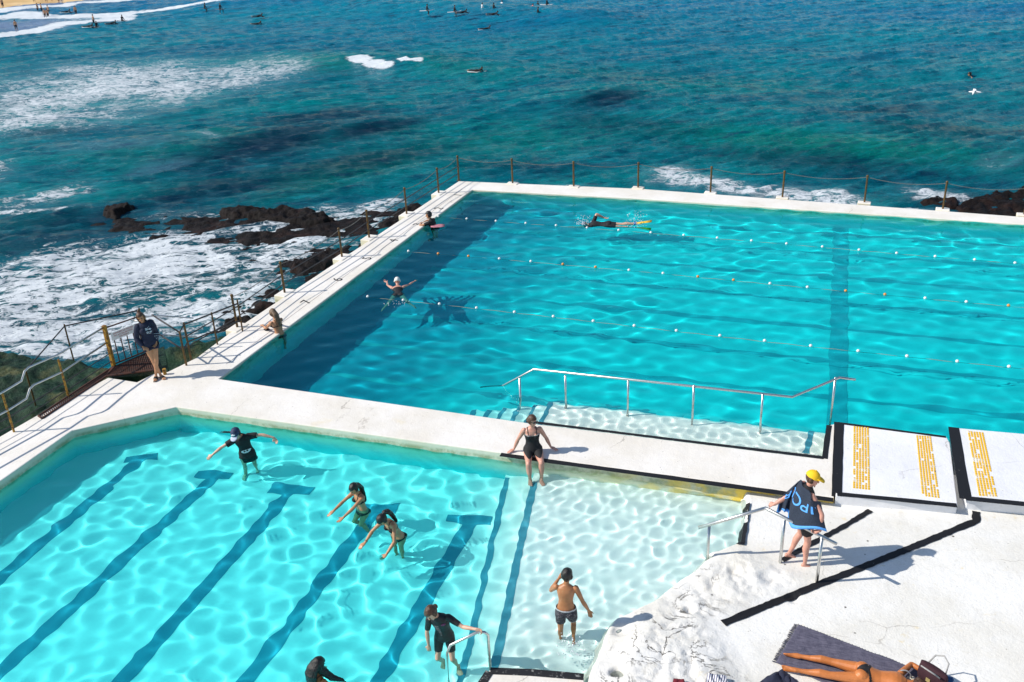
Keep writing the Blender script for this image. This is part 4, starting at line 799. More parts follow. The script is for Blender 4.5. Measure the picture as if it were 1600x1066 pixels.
WAD='people wading in the paddling pool'
# 1 --- woman leaning by the gate
p=at(243,586); hgt=1.66; k=hgt/1.7; pv=at(256,594)+Vector((0,0,.90*k))+e_a*.17-e_r*.20
P=Person('woman in navy sweatshirt and sandals leaning by the gate with legs crossed',pv,hd(p)+rad(8),hgt,dict(spine=(.02,-.05,1),chest=(.12,.03,1),face=(.25,1,-.1),headup=(.22,.1,1),
  armR=((.28,-.1,-1),(-.35,.55,-.8),(-.7,.6,-.5)),armL=((-.30,-.15,-1),(.30,.45,-.9),(.6,.6,-.5)),legR=((-.16,.22,-1),(-.22,.02,-1),(-.2,1,-.1)),legL=((.12,.34,-1),(.18,-.12,-1),(.35,1,-.1))),SK['tan'],fem=True)
m=P.part('torso','torso2','armR','armL')|(P.part('foreR','foreL')&(P.t<.93))|(P.part('thighR','thighL')&(P.t<.36))|(P.part('neck')&(P.t<.25))
P.shell('sweatshirt',m,.030,NAVY,.014,7)
m2=P.part('torso2')&(P.cf>0)&(np.hypot((P.sxx+.02)*1.1,(P.cz+.15))<.075)&(np.sin(P.cz*180)+.6*np.sin(P.sxx*160)>-.35)
P.shell('chest_print',m2,.050,simple('pale_print',(.42,.50,.58,1),.7))
m3=P.part('foreL')&(P.t>.1)&(P.t<.8)&(P.sxx<0)&(np.sin(P.t*40)>.2); P.shell('sleeve_print',m3,.046,simple('pale_print',(.42,.50,.58,1),.7))
P.hair(HAIRB,.016); MB().ell(P.H_(0,-.07,.115),P.hr*.035,P.hf*.035,P.hu*.035).build('bun',HAIRB,P.o,True)
P.long_hair(HAIRB,[P.H_(.07,-.02,.03),P.H_(.08,-.02,-.05),P.H_(.075,0,-.12)],[(.02,.03),(.016,.026),(.008,.012)],'loose_hair')
for sd in 'RL':
    Hj,K,A,hl,ft,fu=getattr(P,'leg'+sd); b=MB(); x=ft.cross(fu); b.box(hl+ft*.055-fu*.052,(.125,.045,.010),ft,x,fu); so_=b.build('sandal',simple('grey_sandal_sole',(.30,.28,.25,1),.8),P.o,bevel=.006)
    P.shell('sandal_strap',P.part('foot'+sd)&(P.t>.48)&(P.t<.78),.008,BLACK)
# 2 --- child in cap
p=at(387,712,ZK); hgt=1.58; k=hgt/1.7
P=Person('child in dark cap and black T-shirt wading with arms held out',p+Vector((0,0,.04)),hd(p)-rad(8),hgt,dict(child=1,spine=(.06,.06,1),chest=(.22,.24,1),face=(.35,1,-.55),headup=(.4,.62,1),
  armR=((1,.25,-.35),(1,.35,-.55),(1,.3,-.6)),armL=((-1,.1,.02),(-1,.25,-.30),(-.6,.3,-1)),legR=((.05,.25,-1),(0,-.1,-1),(.1,1,-.1)),legL=((-.08,.05,-1),(0,-.2,-1),(-.1,1,-.1))),SK['fair'],WAD,head=1.08)
m=P.part('torso','torso2')|(P.part('armR','armL')&(P.t<.62))|(P.part('thighR','thighL')&(P.t<.12)&(P.lz>-.18)); P.shell('t_shirt',m,.022,BLACK,.014,8)
b=MB(); R=[]
for z,a in ((.02,.150),(-.06,.168),(-.13,.178),(-.19,.186)): c=P.P0+P.sp*z*1.0; R.append((c,P.hx*a*k,P.hfront*a*.78*k))
b.loft(R,22); hem=b.build('shirt_hem',BLACK,P.o,True)
m2=P.part('torso','torso2')&(P.cf>0)&(np.hypot((P.sxx)*.8,(P.cz+.33*k)*1.5)<.065)&~((np.hypot(P.sxx-.02,P.cz+.32*k)<.014)|(np.hypot(P.sxx+.025,P.cz+.32*k)<.014)); P.shell('shirt_print',m2,.042,WHITEP)
P.hair(HAIRK,.014)
capm=P.part('head')&(P.qu>.028-P.qf*.1); CAPN=simple('dark_blue_cap',(.02,.035,.09,1),.7,var=.4,scale=25)
P.shell('cap',capm,.024*k,CAPN); b=MB(); b.ell(P.H_(0,.115,.035),P.hr*.075,P.hf*.075,P.hu*.010,14,6); b.build('cap_brim',simple('pale_blue_brim',(.40,.46,.58,1),.6),P.o,True)
P.shell('cap_badge',P.part('head')&(P.qf>.05)&(P.qu>.06)&(np.abs(P.qx)<.035),.028*k,WHITEP)
for j in range(5):
    y=.02*j; P.long_hair(HAIRK,[P.H_(.05,-.04,-.05),P.H_(.15,-.05,-.02-y*.5),P.H_(.27,-.05,.01-y),P.H_(.36+.02*j,-.06,-.02-y)],[(.012,.02),(.01,.012),(.006,.007),(.003,.003)],'hair_strand')
# 3 --- girl, arms stretched
BIK=BLACK
def bikini(P,bottom=True):
    k=P.k; band=P.part('torso2','torso')&(np.abs(P.cz+.175*k)<.016); cup=P.part('torso2','torso')&(P.cf>0)&((np.hypot((np.abs(P.sxx)-.068*k),(P.cz+.155*k))<.058*k))
    st=P.part('torso2','torso','neck','armR','armL')&(np.abs(np.abs(P.sxx)-.062*k-P.cz*.10)<.008)&(P.cz>-.16*k)&(P.cz<.02)
    P.shell('bikini_top',band|cup|st,.006,BIK)
    if bottom: P.briefs(BIK,.045)
p=at(566,793,ZK); hgt=1.60; k=hgt/1.7
P=Person('girl in black bikini with long wet hair stretching both arms over the water',p+Vector((0,0,-.12)),hd(p)-rad(58),hgt,dict(spine=(0,.06,1),chest=(0,.16,1),face=(-.2,1,-.75),headup=(-.1,.55,1),
  armR=((.12,.95,-.42),(-.12,1,-.28),(0,1,-.3)),armL=((-.20,.95,-.25),(.05,1,-.42),(0,1,-.3)),curlR=.12,curlL=.12,legR=((.04,.5,-1),(0,-.6,-1),(0,1,0)),legL=((-.04,.4,-1),(0,-.5,-1),(0,1,0))),SK['tan'],WAD,fem=True,w=.9)
bikini(P); P.hair(HAIRK,.014); P.long_hair(HAIRK,[P.H_(0,-.06,.04),P.H_(0,-.11,-.06),P.H_(0,-.125,-.16),P.P2-P.front*.10*k-P.ch*.12*k,P.P2-P.front*.10*k-P.ch*.24*k,P.P2-P.front*.09*k-P.ch*.30*k],[(.07,.04),(.072,.045),(.070,.04),(.07,.03),(.05,.02),(.02,.01)])
# 4 --- girl bending forward
p=at(622,836,ZK); hgt=1.62; k=hgt/1.7
P=Person('girl in black bikini bending forward with her hands above the water',p+Vector((0,0,-.03)),hd(p)-rad(50),hgt,dict(spine=(0,.30,1),chest=(0,.62,1),face=(-.1,1,-.7),headup=(-.05,1.0,1),
  armR=((.45,.85,-.75),(-.1,1,-.55),(0,1,-.2)),armL=((-.45,.55,-1),(.0,1,-.65),(0,1,-.35)),curlR=.3,curlL=.15,legR=((.06,.15,-1),(0,-.15,-1),(0,1,0)),legL=((-.06,.1,-1),(0,-.1,-1),(0,1,0))),SK['tan'],WAD,fem=True,w=.92)
bikini(P); P.hair(HAIRK,.016); P.long_hair(HAIRK,[P.H_(0,-.09,.03),P.H_(0,-.135,.02),P.H_(0,-.17,-.06),P.H_(0,-.16,-.17),P.P2-P.front*.12*k-P.ch*.17*k,P.P2-P.front*.10*k-P.ch*.22*k],[(.035,.035),(.05,.04),(.062,.045),(.065,.04),(.05,.025),(.015,.01)],'ponytail')
S,E,W,ha,pn=P.hands['R']; P.shell('bracelet',P.part('foreR')&(P.t>.80)&(P.t<.87),.006,BLACK)
# 5 --- seated woman
p=at(833,711); hgt=1.62; k=hgt/1.7; he=hd(p)-rad(-4)
P=Person('woman in black one-piece swimsuit and sunglasses sitting on the pool edge',p+Vector((0,0,.085))+e_a*.07,he,hgt,dict(spine=(0,-.14,1),chest=(.03,.02,1),face=(-.75,1,-.12),headup=(-.08,.08,1),
  armR=((.50,-.22,-1),(.35,-.12,-.95),(.7,.35,-.15)),armL=((-.50,-.22,-1),(-.40,.05,-.95),(-.7,.45,-.15)),palmR=(0,0,-1),palmL=(0,0,-1),curlR=.1,curlL=.1,legR=((.07,1,-.12),(-.03,.16,-1),(.1,1,-.35)),legL=((-.10,1,-.12),(.05,.12,-1),(-.1,1,-.35))),SK['pink'],None,fem=True,w=1.13)
z=P.lz/k; body=(P.part('torso','torso2')|(P.part('thighR','thighL')&(z>-.06)))&(z>-.13+np.abs(P.lx)/k*.62)&~((P.cf>0)&(P.cz>-.135*k-.0+np.abs(P.sxx)*.15))&~((P.cf<=0)&(P.cz>-.17*k))&(np.abs(P.lx)<.21)
stp_=P.part('torso2','torso','neck','armR','armL')&(np.abs(np.abs(P.sxx)-.085*k)<.011)&(P.cz>-.2*k)&(P.cz<.02)
P.shell('swimsuit',body|stp_,.006,BLACK); tr=P.part('torso2','torso')&(P.cf>0)&(np.abs(P.cz-(-.135*k+np.abs(P.sxx)*.15))<.010)&(np.abs(P.sxx)<.14); P.shell('swimsuit_trim',tr,.009,simple('grey_trim',(.35,.33,.31,1),.7))
P.hair(HAIRB,.017); P.long_hair(HAIRB,[P.H_(0,-.08,.02),P.H_(0,-.11,-.03),P.H_(0,-.11,-.09)],[(.05,.03),(.05,.035),(.03,.02)],'tied_hair')
b=MB()
for q in (-1,1): b.ell(P.H_(q*.033,.097,.004),P.hr*.030,P.hf*.008,P.hu*.019,10,6)
b.box(P.H_(0,.100,.010),(.012,.004,.004),P.hr,P.hf,P.hu)
for q in (-1,1): b.tube([P.H_(q*.062,.088,.008),P.H_(q*.082,.0,.006)],.004,5)
g_=MB(); g_.v=b.v; g_.f=b.f; g_.build('sunglasses',simple('black_lens',(.01,.01,.012,1),.12),P.o,True)
# 6 --- boy seen from behind
p=at(885,983,ZK); hgt=1.56; k=hgt/1.7
P=Person('barebacked boy in patterned grey swim shorts wading through the shallow end',p+Vector((0,0,.37)),hd(p,False)-rad(5),hgt,dict(child=1,spine=(0,.02,1),chest=(.02,.06,1),face=(.45,1,-.25),headup=(.08,.12,1),
  armR=((.42,-.05,-1),(.40,.25,-1),(.25,.2,-1)),armL=((-.35,.55,-.75),(.55,.75,.55),(.6,.5,.5)),legR=((.06,.42,-1),(.05,-.75,-1),(0,.7,-.8)),legL=((-.03,.02,-1),(0,-.06,-1),(0,1,-.1))),SK['boy'],WAD,head=1.06)
t=NT('patterned_swim_fabric',.8); q_=t.obj(); t.col(t.mix(t.rng(t.voro(q_,55),.25,.4),(.22,.20,.22,1),(.03,.03,.04,1))); M_PAT=t.m
m=(P.part('torso')&(P.lz<.045*k))|(P.part('thighR','thighL')&(P.t<.55)); P.shell('swim_shorts',m,.018,M_PAT,.008,9)
P.shell('waistband',P.part('torso','torso2')&(np.abs(P.lz-.052*k)<.016),.021,simple('grey_waistband',(.42,.44,.46,1),.7)); P.shell('shorts_cuff',P.part('thighR')&(P.t>.5)&(P.t<.57),.023,simple('grey_waistband',(.42,.44,.46,1),.7))
P.hair(HAIRK,.013)
W=P.hands['L'][2]; MB().ell(W+P.hands['L'][3]*.11*k,Vector((.035,0,0)),Vector((0,.03,0)),Vector((0,0,.022)),8,6).build('swim_goggles',BLACK,P.o,True)
# 7 --- child in short wetsuit holding the handrail
p=at(700,1040,ZK); hgt=1.52; k=hgt/1.7
P=Person('child in short black wetsuit looking down and holding the short handrail',at(697,1022,ZK)+Vector((0,0,.36)),hd(p)-rad(12),hgt,dict(child=1,spine=(.03,.10,1),chest=(.20,.30,1),face=(.55,.9,-.55),headup=(.62,.50,1),
  ikL=(c1.lerp(c0,.3)+Vector((0,0,.02)),Vector((0,0,-1))),armL=((-1,.25,-.30),(-1,.10,-.12),(-1,.1,-.3)),armR=((.20,.05,-1),(-.05,.1,-1),(0,.1,-1)),curlL=.9,legR=((.10,.30,-1),(-.10,-.55,-1),(0,.6,-.8)),legL=((-.10,.32,-1),(-.18,-.30,-1),(-.2,1,-.3))),SK['fair'],WAD,head=1.07)
m=P.part('torso','torso2')|(P.part('armR','armL')&(P.t<.75))|(P.part('thighR','thighL')&(P.t<.62))|(P.part('neck')&(P.t<.5)); P.shell('wetsuit',m,.009,simple('neoprene',(.012,.011,.014,1),.55),.003,12)
P.shell('wetsuit_print',P.part('torso2')&(P.cf>0)&(np.hypot(P.sxx+.06,(P.cz+.10)*1.4)<.035),.013,simple('magenta_print',(.16,.02,.10,1),.6)); P.shell('wetsuit_print',P.part('torso','torso2')&(P.cf>0)&(np.abs(P.sxx-.04)<.035)&(np.sin(P.cz*150)>.55)&(P.cz<-.1)&(P.cz>-.33),.013,simple('grey_print',(.22,.22,.25,1),.6))
P.hair(HAIRB,.016); MB().ell(P.H_(0,-.105,-.02),P.hr*.04,P.hf*.035,P.hu*.04).build('bun',HAIRB,P.o,True)
# 8 --- dark long hair at the bottom edge
p=at(490,1068,ZK); hgt=1.58; k=hgt/1.7
P=Person('dark-haired person in deep water at the bottom edge with hair floating on the surface',p+Vector((0,0,-.34)),hd(p,False)-rad(55),hgt,dict(spine=(0,.12,1),chest=(.05,.2,1),face=(.1,1,-.35),headup=(0,.3,1),
  armR=((.4,.5,-1),(.2,.8,-.7),(0,1,0)),armL=((-.5,.3,-1),(0,.8,-.8),(0,1,0))),SK['orange'],WAD,fem=True,w=1.)
bikini(P,False); P.hair(HAIRK,.022); P.long_hair(HAIRK,[P.H_(0,-.05,.05),P.H_(0,-.11,-.04),P.H_(0,-.13,-.14),P.P2-P.front*.11*k-P.ch*.08*k,P.P2-P.front*.12*k-P.ch*.20*k],[(.085,.05),(.10,.06),(.11,.06),(.10,.045),(.04,.02)])
hz_=P.H_(0,-.02,-.04); P.long_hair(HAIRK,[hz_,Vector((hz_.x,hz_.y,ZK+.06))+e_r*.20-e_a*.04,Vector((hz_.x,hz_.y,ZK+.015))+e_r*.33-e_a*.04,Vector((hz_.x,hz_.y,ZK))+e_r*.42-e_a*.10,Vector((hz_.x,hz_.y,ZK-.02))+e_r*.46-e_a*.2],[(.07,.07),(.03,.05),(.015,.03),(.01,.02),(.005,.005)],'floating_hair')
# 9 --- woman at the left wall
p=at(430,522,ZW); hgt=1.64; k=hgt/1.7
P=Person('blonde woman in dark bikini standing in the big pool leaning on the left wall',at(437,522,ZW)+Vector((0,0,-.10)),hd(p,False)+rad(28),hgt,dict(spine=(0,.06,1),chest=(0,.32,1),face=(.0,1,-.6),headup=(0,.45,1),
  armR=((.25,.85,-.75),(-.35,1,-.10),(-.2,1,-.1)),armL=((-.25,.85,-.75),(.25,1,-.10),(.2,1,-.1)),palmR=(0,0,-1),palmL=(0,0,-1),curlR=.15,curlL=.15),SK['tan'],None,fem=True,w=.98)
bikini(P); P.hair(HAIRL,.017); P.long_hair(HAIRL,[P.H_(0,-.07,.03),P.H_(0,-.115,-.06),P.H_(0,-.12,-.15),P.P2-P.front*.11*k-P.ch*.10*k,P.P2-P.front*.105*k-P.ch*.20*k],[(.07,.04),(.075,.045),(.07,.04),(.055,.03),(.02,.012)])
MB().ell(at(417,516.5)+Vector((0,0,.03)),Vector((.08,.02,0)),Vector((-.015,.05,0)),Vector((0,0,.025)),10,6).build('sunglasses_case',BLACK,None,True); tag(bpy.context.scene.objects['sunglasses_case'],'small dark case on the left pool edge by the leaning blonde woman','case')
# 10 --- person resting on folded arms near the far corner
p=at(676,351,ZW); hgt=1.68; k=hgt/1.7
P=Person('dark-haired swimmer in black top resting folded arms on the far left wall',at(679,352.5,ZW)+Vector((0,0,-.30)),math.atan2(LN.y,LN.x),hgt,dict(spine=(0,.15,1),chest=(0,.38,1),face=(-.7,1,-.3),headup=(.1,.3,1),
  armR=((.5,1,-.35),(-1,.35,.0),(-1,.2,0)),armL=((-.5,1,-.35),(1,.45,.04),(1,.1,0)),palmR=(0,0,-1),palmL=(0,0,-1)),SK['tan'],None)
m=P.part('torso','torso2')|(P.part('armR','armL')&(P.t<.55)); P.shell('rash_vest',m,.008,BLACK); P.hair(HAIRK,.020)
kb=at(684,353,ZW+.03); b=MB(); b.loft([(kb+e_r*s_,e_a*a_,Vector((0,0,.018))) for s_,a_ in ((-.22,.10),(-.12,.15),(.10,.15),(.22,.11))],12); o=b.build('kickboard',simple('dusty_pink_foam',(.50,.20,.24,1),.7),None,True); tag(o,'pink kickboard floating beside the swimmer on folded arms','kickboard')
# 11 --- breaststroke swimmer with white cap
p=at(620,452,ZW); hgt=1.62; k=hgt/1.7
P=Person('breaststroke swimmer in white cap and black swimsuit swimming away',at(621.5,459,ZW)+Vector((0,0,-.10)),hd(p,False)-rad(2),hgt,dict(spine=(0,1,.16),chest=(0,1,.32),face=(0,1,-.2),headup=(0,.7,1),face0=(0,0,-1),
  armR=((.75,.8,-.05),(.7,1,.0),(.6,1,0)),armL=((-.45,.8,-.05),(-.05,1,.02),(-.6,.8,.05)),legR=((.40,-1,-.12),(.45,-1,-.05),(.5,-1,0)),legL=((-.40,-1,-.12),(-.40,-1,-.05),(-.5,-1,0)),kneeR=(1,.3,0),kneeL=(-1,.3,0)),SK['pink'],None,fem=True,w=1.05)
m=(P.part('torso','torso2')&(P.cz<-.13*k)&(P.lz>-.13)); P.shell('swimsuit',m,.010,BLACK)
P.shell('swim_cap',P.part('head')&(P.qu>-.03-P.qf*.2)&~((P.qf>.045)&(P.qu<.03)),.012,simple('white_swim_cap',(.78,.78,.72,1),.35,var=.04))
# 12 --- freestyle swimmer with yellow fins
p=at(945,350,ZW); hgt=1.78; k=hgt/1.7; B1_=at(920,349,ZW); B2_=at(985,351,ZW); he=math.atan2((B1_-B2_).y,(B1_-B2_).x)
P=Person('swimmer in black wetsuit and yellow fins swimming freestyle in the far lane',at(949,351,ZW)+Vector((0,0,-.04)),he,hgt,dict(spine=(0,1,.02),chest=(0,1,.02),face=(0,.5,-1),headup=(0,1,0),face0=(0,0,-1),
  armR=((.55,-.35,.95),(.25,-1,-.55),(0,-1,-.3)),armL=((-.2,1,-.1),(0,1,-.1),(0,1,-.1)),legR=((0,-1,.05),(0,-1,.12),(0,-1,.05)),legL=((0,-1,-.05),(0,-1,-.05),(0,-1,-.2)),kneeR=(0,0,-1),kneeL=(0,0,-1)),SK['fair'],None,w=1.06)
m=P.part('torso','torso2')|(P.part('armR','armL')&(P.t<.8))|(P.part('thighR','thighL')&(P.t<.55))|(P.part('neck')&(P.t<.5)); P.shell('wetsuit',m,.012,BLACK)
P.shell('swim_cap',P.part('head')&(P.qu>-.03-P.qf*.2)&~((P.qf>.045)&(P.qu<.03)),.010,simple('grey_swim_cap',(.25,.27,.32,1),.4))
MY=simple('yellow_fin_rubber',(.85,.50,.02,1),.5,var=.05)
for sd in 'RL':
    Hj,K,A,hl,ft,fu=getattr(P,'leg'+sd); x=ft.cross(Vector((0,0,1))).normalized(); up_=Vector((0,0,1)); b=MB(); b.loft([(hl+ft*s_+up_*.06*s_/.4*(1 if sd=='R' else -.3),x*a_,up_*t_) for s_,a_,t_ in ((.02,.045,.035),(.14,.06,.03),(.28,.09,.014),(.46,.115,.008))],12); b.build('fin',MY,P.o,True)
    P.shell('ankle_band',P.part('shin'+sd)&(P.t>.86),.010,simple('blue_band',(.02,.12,.42,1),.5))
# 13 --- man in yellow cap with towel
pr2=at(1219,879,ZP); pr3=at(1276,910,ZP); rd_=(pr3-pr2); rd_.z=0; rd_.normalize(); aw=Vector((-rd_.y,rd_.x,0)); he=math.atan2(aw.y,aw.x)-rad(34)
hgt=1.80; k=hgt/1.7; base=at(1262,877,ZP); pv=base+Vector((0,0,.85*k))-aw*.10-rd_*.10
P=Person('man in yellow cap with a navy towel round his shoulders leaning back on the rail',pv,he,hgt,dict(spine=(0,-.10,1),chest=(-.02,.16,1),face=(.75,1,-.25),headup=(.05,.28,1),ikL=(kB+Vector((0,0,.02)),Vector((0,0,-1))-aw*.3-rd_*.5),ikR=(kB.lerp(kC,.70)+Vector((0,0,.02)),Vector((0,0,-.3))+rd_*1.+aw*.1),
  armR=((.20,.02,-1),(-.25,-.80,-.42),(-.3,-.8,-.3)),armL=((-.55,-.25,-.95),(-.80,-.35,-.62),(-.8,-.4,-.3)),curlR=.8,curlL=.8,legR=((.0,.16,-1),(.05,-.05,-1),(.25,1,-.1)),legL=((-.12,.12,-1),(.0,-.42,-1),(.1,1,-.25))),SK['pink'],None,w=1.04)
m=(P.part('torso')&(P.lz<.07*k))|(P.part('thighR','thighL')&(P.t<.62)); P.shell('shorts',m,.022,BLACK,.012,8)
P.shell('shirt',P.part('torso','torso2')&(P.lz>=.05),.010,BLACK)
P.hair(HAIRB,.010); MYC=simple('yellow_cap_cloth',(.86,.52,.01,1),.75,var=.06,bump=.002)
P.shell('cap',P.part('head')&(P.qu>.020-P.qf*.12),.020,MYC); b=MB(); b.loft([(P.H_(0,.06,.045),P.hr*.072,P.hu*.006),(P.H_(0,.11,.040),P.hr*.074,P.hu*.007),(P.H_(0,.155,.028),P.hr*.058,P.hu*.006),(P.H_(0,.172,.020),P.hr*.03,P.hu*.004)],16); b.build('cap_brim',MYC,P.o,True); MB().sph(P.H_(0,0,.136),.012).build('cap_button',MYC,P.o,True)
# towel: a sheet over both upper arms and the back
SR,ER,WR=P.hands['R'][:3]; SL,EL,WL=P.hands['L'][:3]; bk_=-P.front; bk_=Vector((bk_.x,bk_.y,0)).normalized(); up_=Vector((0,0,1))
sx_=P.sx; topc=[EL.lerp(WL,.60)+up_*.05,EL+up_*.07+bk_*.03,SL.lerp(EL,.4)+up_*.085+bk_*.03,SL+up_*.085+bk_*.02,P.P2+bk_*.07+up_*.03,SR+up_*.085+bk_*.02,SR+sx_*.09+bk_*.03,SR+sx_*.10-up_*.02+P.front*.10]
botc=[EL.lerp(WL,.60)-up_*.24+bk_*.03,EL+bk_*.08-up_*.26,EL.lerp(P.P0,.5)+bk_*.18-up_*.10,P.P0+bk_*.22-up_*.0-sx_*.14,P.P0+bk_*.24-up_*.05,P.P0+bk_*.23-up_*.10+sx_*.16,ER+sx_*.08+bk_*.13-up_*.20,ER+sx_*.14+P.front*.06-up_*.22]
def cr_(c,u):
    u=max(0,min(.9999,u))*(len(c)-1); i=int(u); f=u-i; g=lambda j:c[max(0,min(len(c)-1,j))]; a,b_,d_,e_=g(i-1),g(i),g(i+1),g(i+2)
    return (b_*2+(d_-a)*f+(a*2-b_*5+d_*4-e_)*f*f+(b_*3-a-d_*3+e_)*f**3)*.5
def tow(u,v):
    p_=cr_(topc,u).lerp(cr_(botc,u),v); out=math.sin(math.pi*min(1,v*.9+.1))*.045; p_=p_+bk_*out*math.sin(math.pi*u)
    return p_+bk_*(.012*math.sin(u*31+v*3)*v+.01*math.sin(u*17-v*4)*v)
nu,nv_=70,40; V=[tow(i/(nu-1),j/(nv_-1)) for j in range(nv_) for i in range(nu)]; b=MB(); b.add(V,[(j*nu+i,j*nu+i+1,(j+1)*nu+i+1,(j+1)*nu+i) for j in range(nv_-1) for i in range(nu-1)])
tw=b.build('towel',simple('navy_towel_terry',(.022,.032,.055,1),.95,var=.25,scale=60,bump=.004),None,True,fix=False); m_=tw.modifiers.new('t','SOLIDIFY'); m_.thickness=.012; m_.offset=0
tag(tw,'navy beach towel with large blue letters draped over the man in the yellow cap','towel')
BLU=simple('light_blue_terry',(.10,.36,.82,1),.9,var=.12,scale=50)
def tstrip(f,n,name):
    V=[];
    for i in range(n):
        a,c=f(i/(n-1)); V+=[a,c]
    b=MB(); b.add(V,[(2*i,2*i+1,2*i+3,2*i+2) for i in range(n-1)]); o=b.build(name,BLU,tw,True,fix=False); s_=o.modifiers.new('t','SOLIDIFY'); s_.thickness=.018; s_.offset=0; return o
tstrip(lambda s_:(tow(s_,.90),tow(s_,1.0)),60,'towel_border'); tstrip(lambda s_:(tow(0,s_),tow(.030,s_)),20,'towel_border')
txt=text_obj('t','RIPCURL',1.,None,None,None,.0); bm=bmesh.new(); bm.from_mesh(txt); bmesh.ops.triangulate(bm,faces=bm.faces); bmesh.ops.subdivide_edges(bm,edges=bm.edges,cuts=2,use_grid_fill=False); bmesh.ops.triangulate(bm,faces=bm.faces)
xs_=[v.co.x for v in bm.verts]; xa,xb=min(xs_),max(xs_)
for v in bm.verts:
    fx=(v.co.x-xa)/(xb-xa); fy=(v.co.y+.36)/.72; u=1.035-fx*1.0; vv=.20+fy*.27; uu=max(.005,min(.995,u)); q_=tow(uu,vv); du=(tow(min(1,uu+.01),vv)-tow(uu-.01,vv)); dv=tow(uu,vv+.01)-tow(uu,vv-.01); nn_=du.cross(dv).normalized(); nn_=nn_ if nn_.dot(bk_)>0 else -nn_; v.co=q_+nn_*.011

bmesh.ops.delete(bm,geom=[f for f in bm.faces if f.calc_area()<2e-6],context='FACES'); me=bpy.data.meshes.new('lettering'); bm.to_mesh(me); bm.free(); o=link('lettering',me,BLU,tw); s_=o.modifiers.new('t','SOLIDIFY'); s_.thickness=.005; s_.offset=0
# 14 --- sunbather on a grey towel
T0=at(1225,1020,ZP); T1=at(1400,1056,ZP); sd_=(T1-T0); sd_.z=0; he=math.atan2(sd_.y,sd_.x); pv=at(1349,1066,ZP)+Vector((0,0,.135)); hgt=1.76; k=1.035
P=Person('tanned sunbather in black bikini bottom lying face down on the grey towel',pv,he,hgt,dict(spine=(0,1,.0),chest=(0,1,.05),face=(-.9,.1,-.55),headup=(0,1,-.05),face0=(0,0,-1),
  armR=((1,.55,-.1),(-.6,1,-.05),(-.8,.6,0)),armL=((-1,.55,-.1),(.55,1,-.05),(.8,.6,0)),palmR=(0,0,-1),palmL=(0,0,-1),legR=((.10,-1,-.04),(.0,-1,-.08),(.1,-1,-.05)),legL=((-.12,-1,-.04),(-.04,-1,-.08),(-.1,-1,-.05)),kneeR=(0,0,-1),kneeL=(0,0,-1)),SK['orange'],None,fem=True)
z=P.lz/k; m=P.part('torso','torso2','thighR','thighL')&(((np.abs(z-.035-np.abs(P.lx)*.25)<.018))|((P.ly<0)&(z<.03)&(z>-.11)&(np.abs(P.lx)<.012+(z+.11)*.62))|((P.ly>0)&(z<.03)&(z>-.11)&(np.abs(P.lx)<.03+(z+.11)*.8))); P.shell('bikini_bottom',m,.006,BLACK)
P.hair(HAIRB,.018)
FIG=[o for o in bpy.data.objects if o.type=='MESH' and o.name.startswith('person')]
for o in FIG:
    o.cycles.is_caustics_receiver=True
    for c in o.children: c.cycles.is_caustics_receiver=True
# ---------------------------------------------------------------- towels, bag and cloths on the ledge
t=NT('grey_towel_cloth',.95,.1); q_=t.obj(); n=t.noise(t.map(q_,(1,5,1)),8,4); t.col(t.mix(t.rng(n,.35,.65),(.10,.095,.135,1),(.145,.138,.185,1))); t.bump(t.math('ADD',t.noise(q_,120,2),t.math('MULTIPLY',t.noise(q_,9,3),3.)),.006); M_TOW=t.m
def cloth(quad,z,name,label,mat,amp=.012,n=(60,40),cat='towel',seed=0,thick=.006):
    A,B_,C,D_=[at(x,y,z) for x,y in quad]; V=[]
    for j in range(n[1]):
        for i in range(n[0]):
            u=i/(n[0]-1); v=j/(n[1]-1); p_=A.lerp(B_,u).lerp(D_.lerp(C,u),v); e=min(u,v,1-u,1-v); w_=noise.noise(Vector((p_.x*3+seed,p_.y*3,seed)))*1.+.5*noise.noise(Vector((p_.x*11+seed,p_.y*7,seed+4)))
            p_=p_+Vector((noise.noise(Vector((v*9+seed,u*9,0)))*.012,noise.noise(Vector((v*9,u*9+seed,5)))*.012,.022+abs(w_)*amp*(.5+.5*min(1,e*8)))); V.append(p_)
    b=MB(); b.add(V,[(j*n[0]+i,j*n[0]+i+1,(j+1)*n[0]+i+1,(j+1)*n[0]+i) for j in range(n[1]-1) for i in range(n[0]-1)]); o=b.build(name,mat,None,True,fix=False); s_=o.modifiers.new('t','SOLIDIFY'); s_.thickness=thick; s_.offset=-1; tag(o,label,cat); return o,V
bt,Vt=cloth([(1247,978),(1480,1066),(1500,1160),(1212,1037)],ZP,'beach_towel','charcoal grey fringed beach towel under the tanned sunbather',M_TOW,.02,(90,50))
b=MB()
for j in range(50):
    for s_ in (0,1):
        a_=Vt[j*90] if s_==0 else Vt[j*90]; e_=a_+(Vt[j*90]-Vt[j*90+1]).normalized()*.055+Vector((random.uniform(-.012,.012),random.uniform(-.012,.012),-.012)); b.tube([a_,e_],.004,4)
for i in range(0,90,2): a_=Vt[i]; b.tube([a_,a_+(Vt[i]-Vt[i+90]).normalized()*.018],.004,4)
tag(b.build('fringe',simple('dark_fringe',(.04,.04,.06,1),.9),bt,fix=False),kind='stuff')
cloth([(1222,1048),(1250,1072),(1220,1120),(1184,1070)],ZP,'folded_towel','crumpled dark navy cloth just below the corner of the grey towel',simple('dark_navy_cloth',(.02,.024,.05,1),.9,bump=.004),.10,(40,40),seed=3)
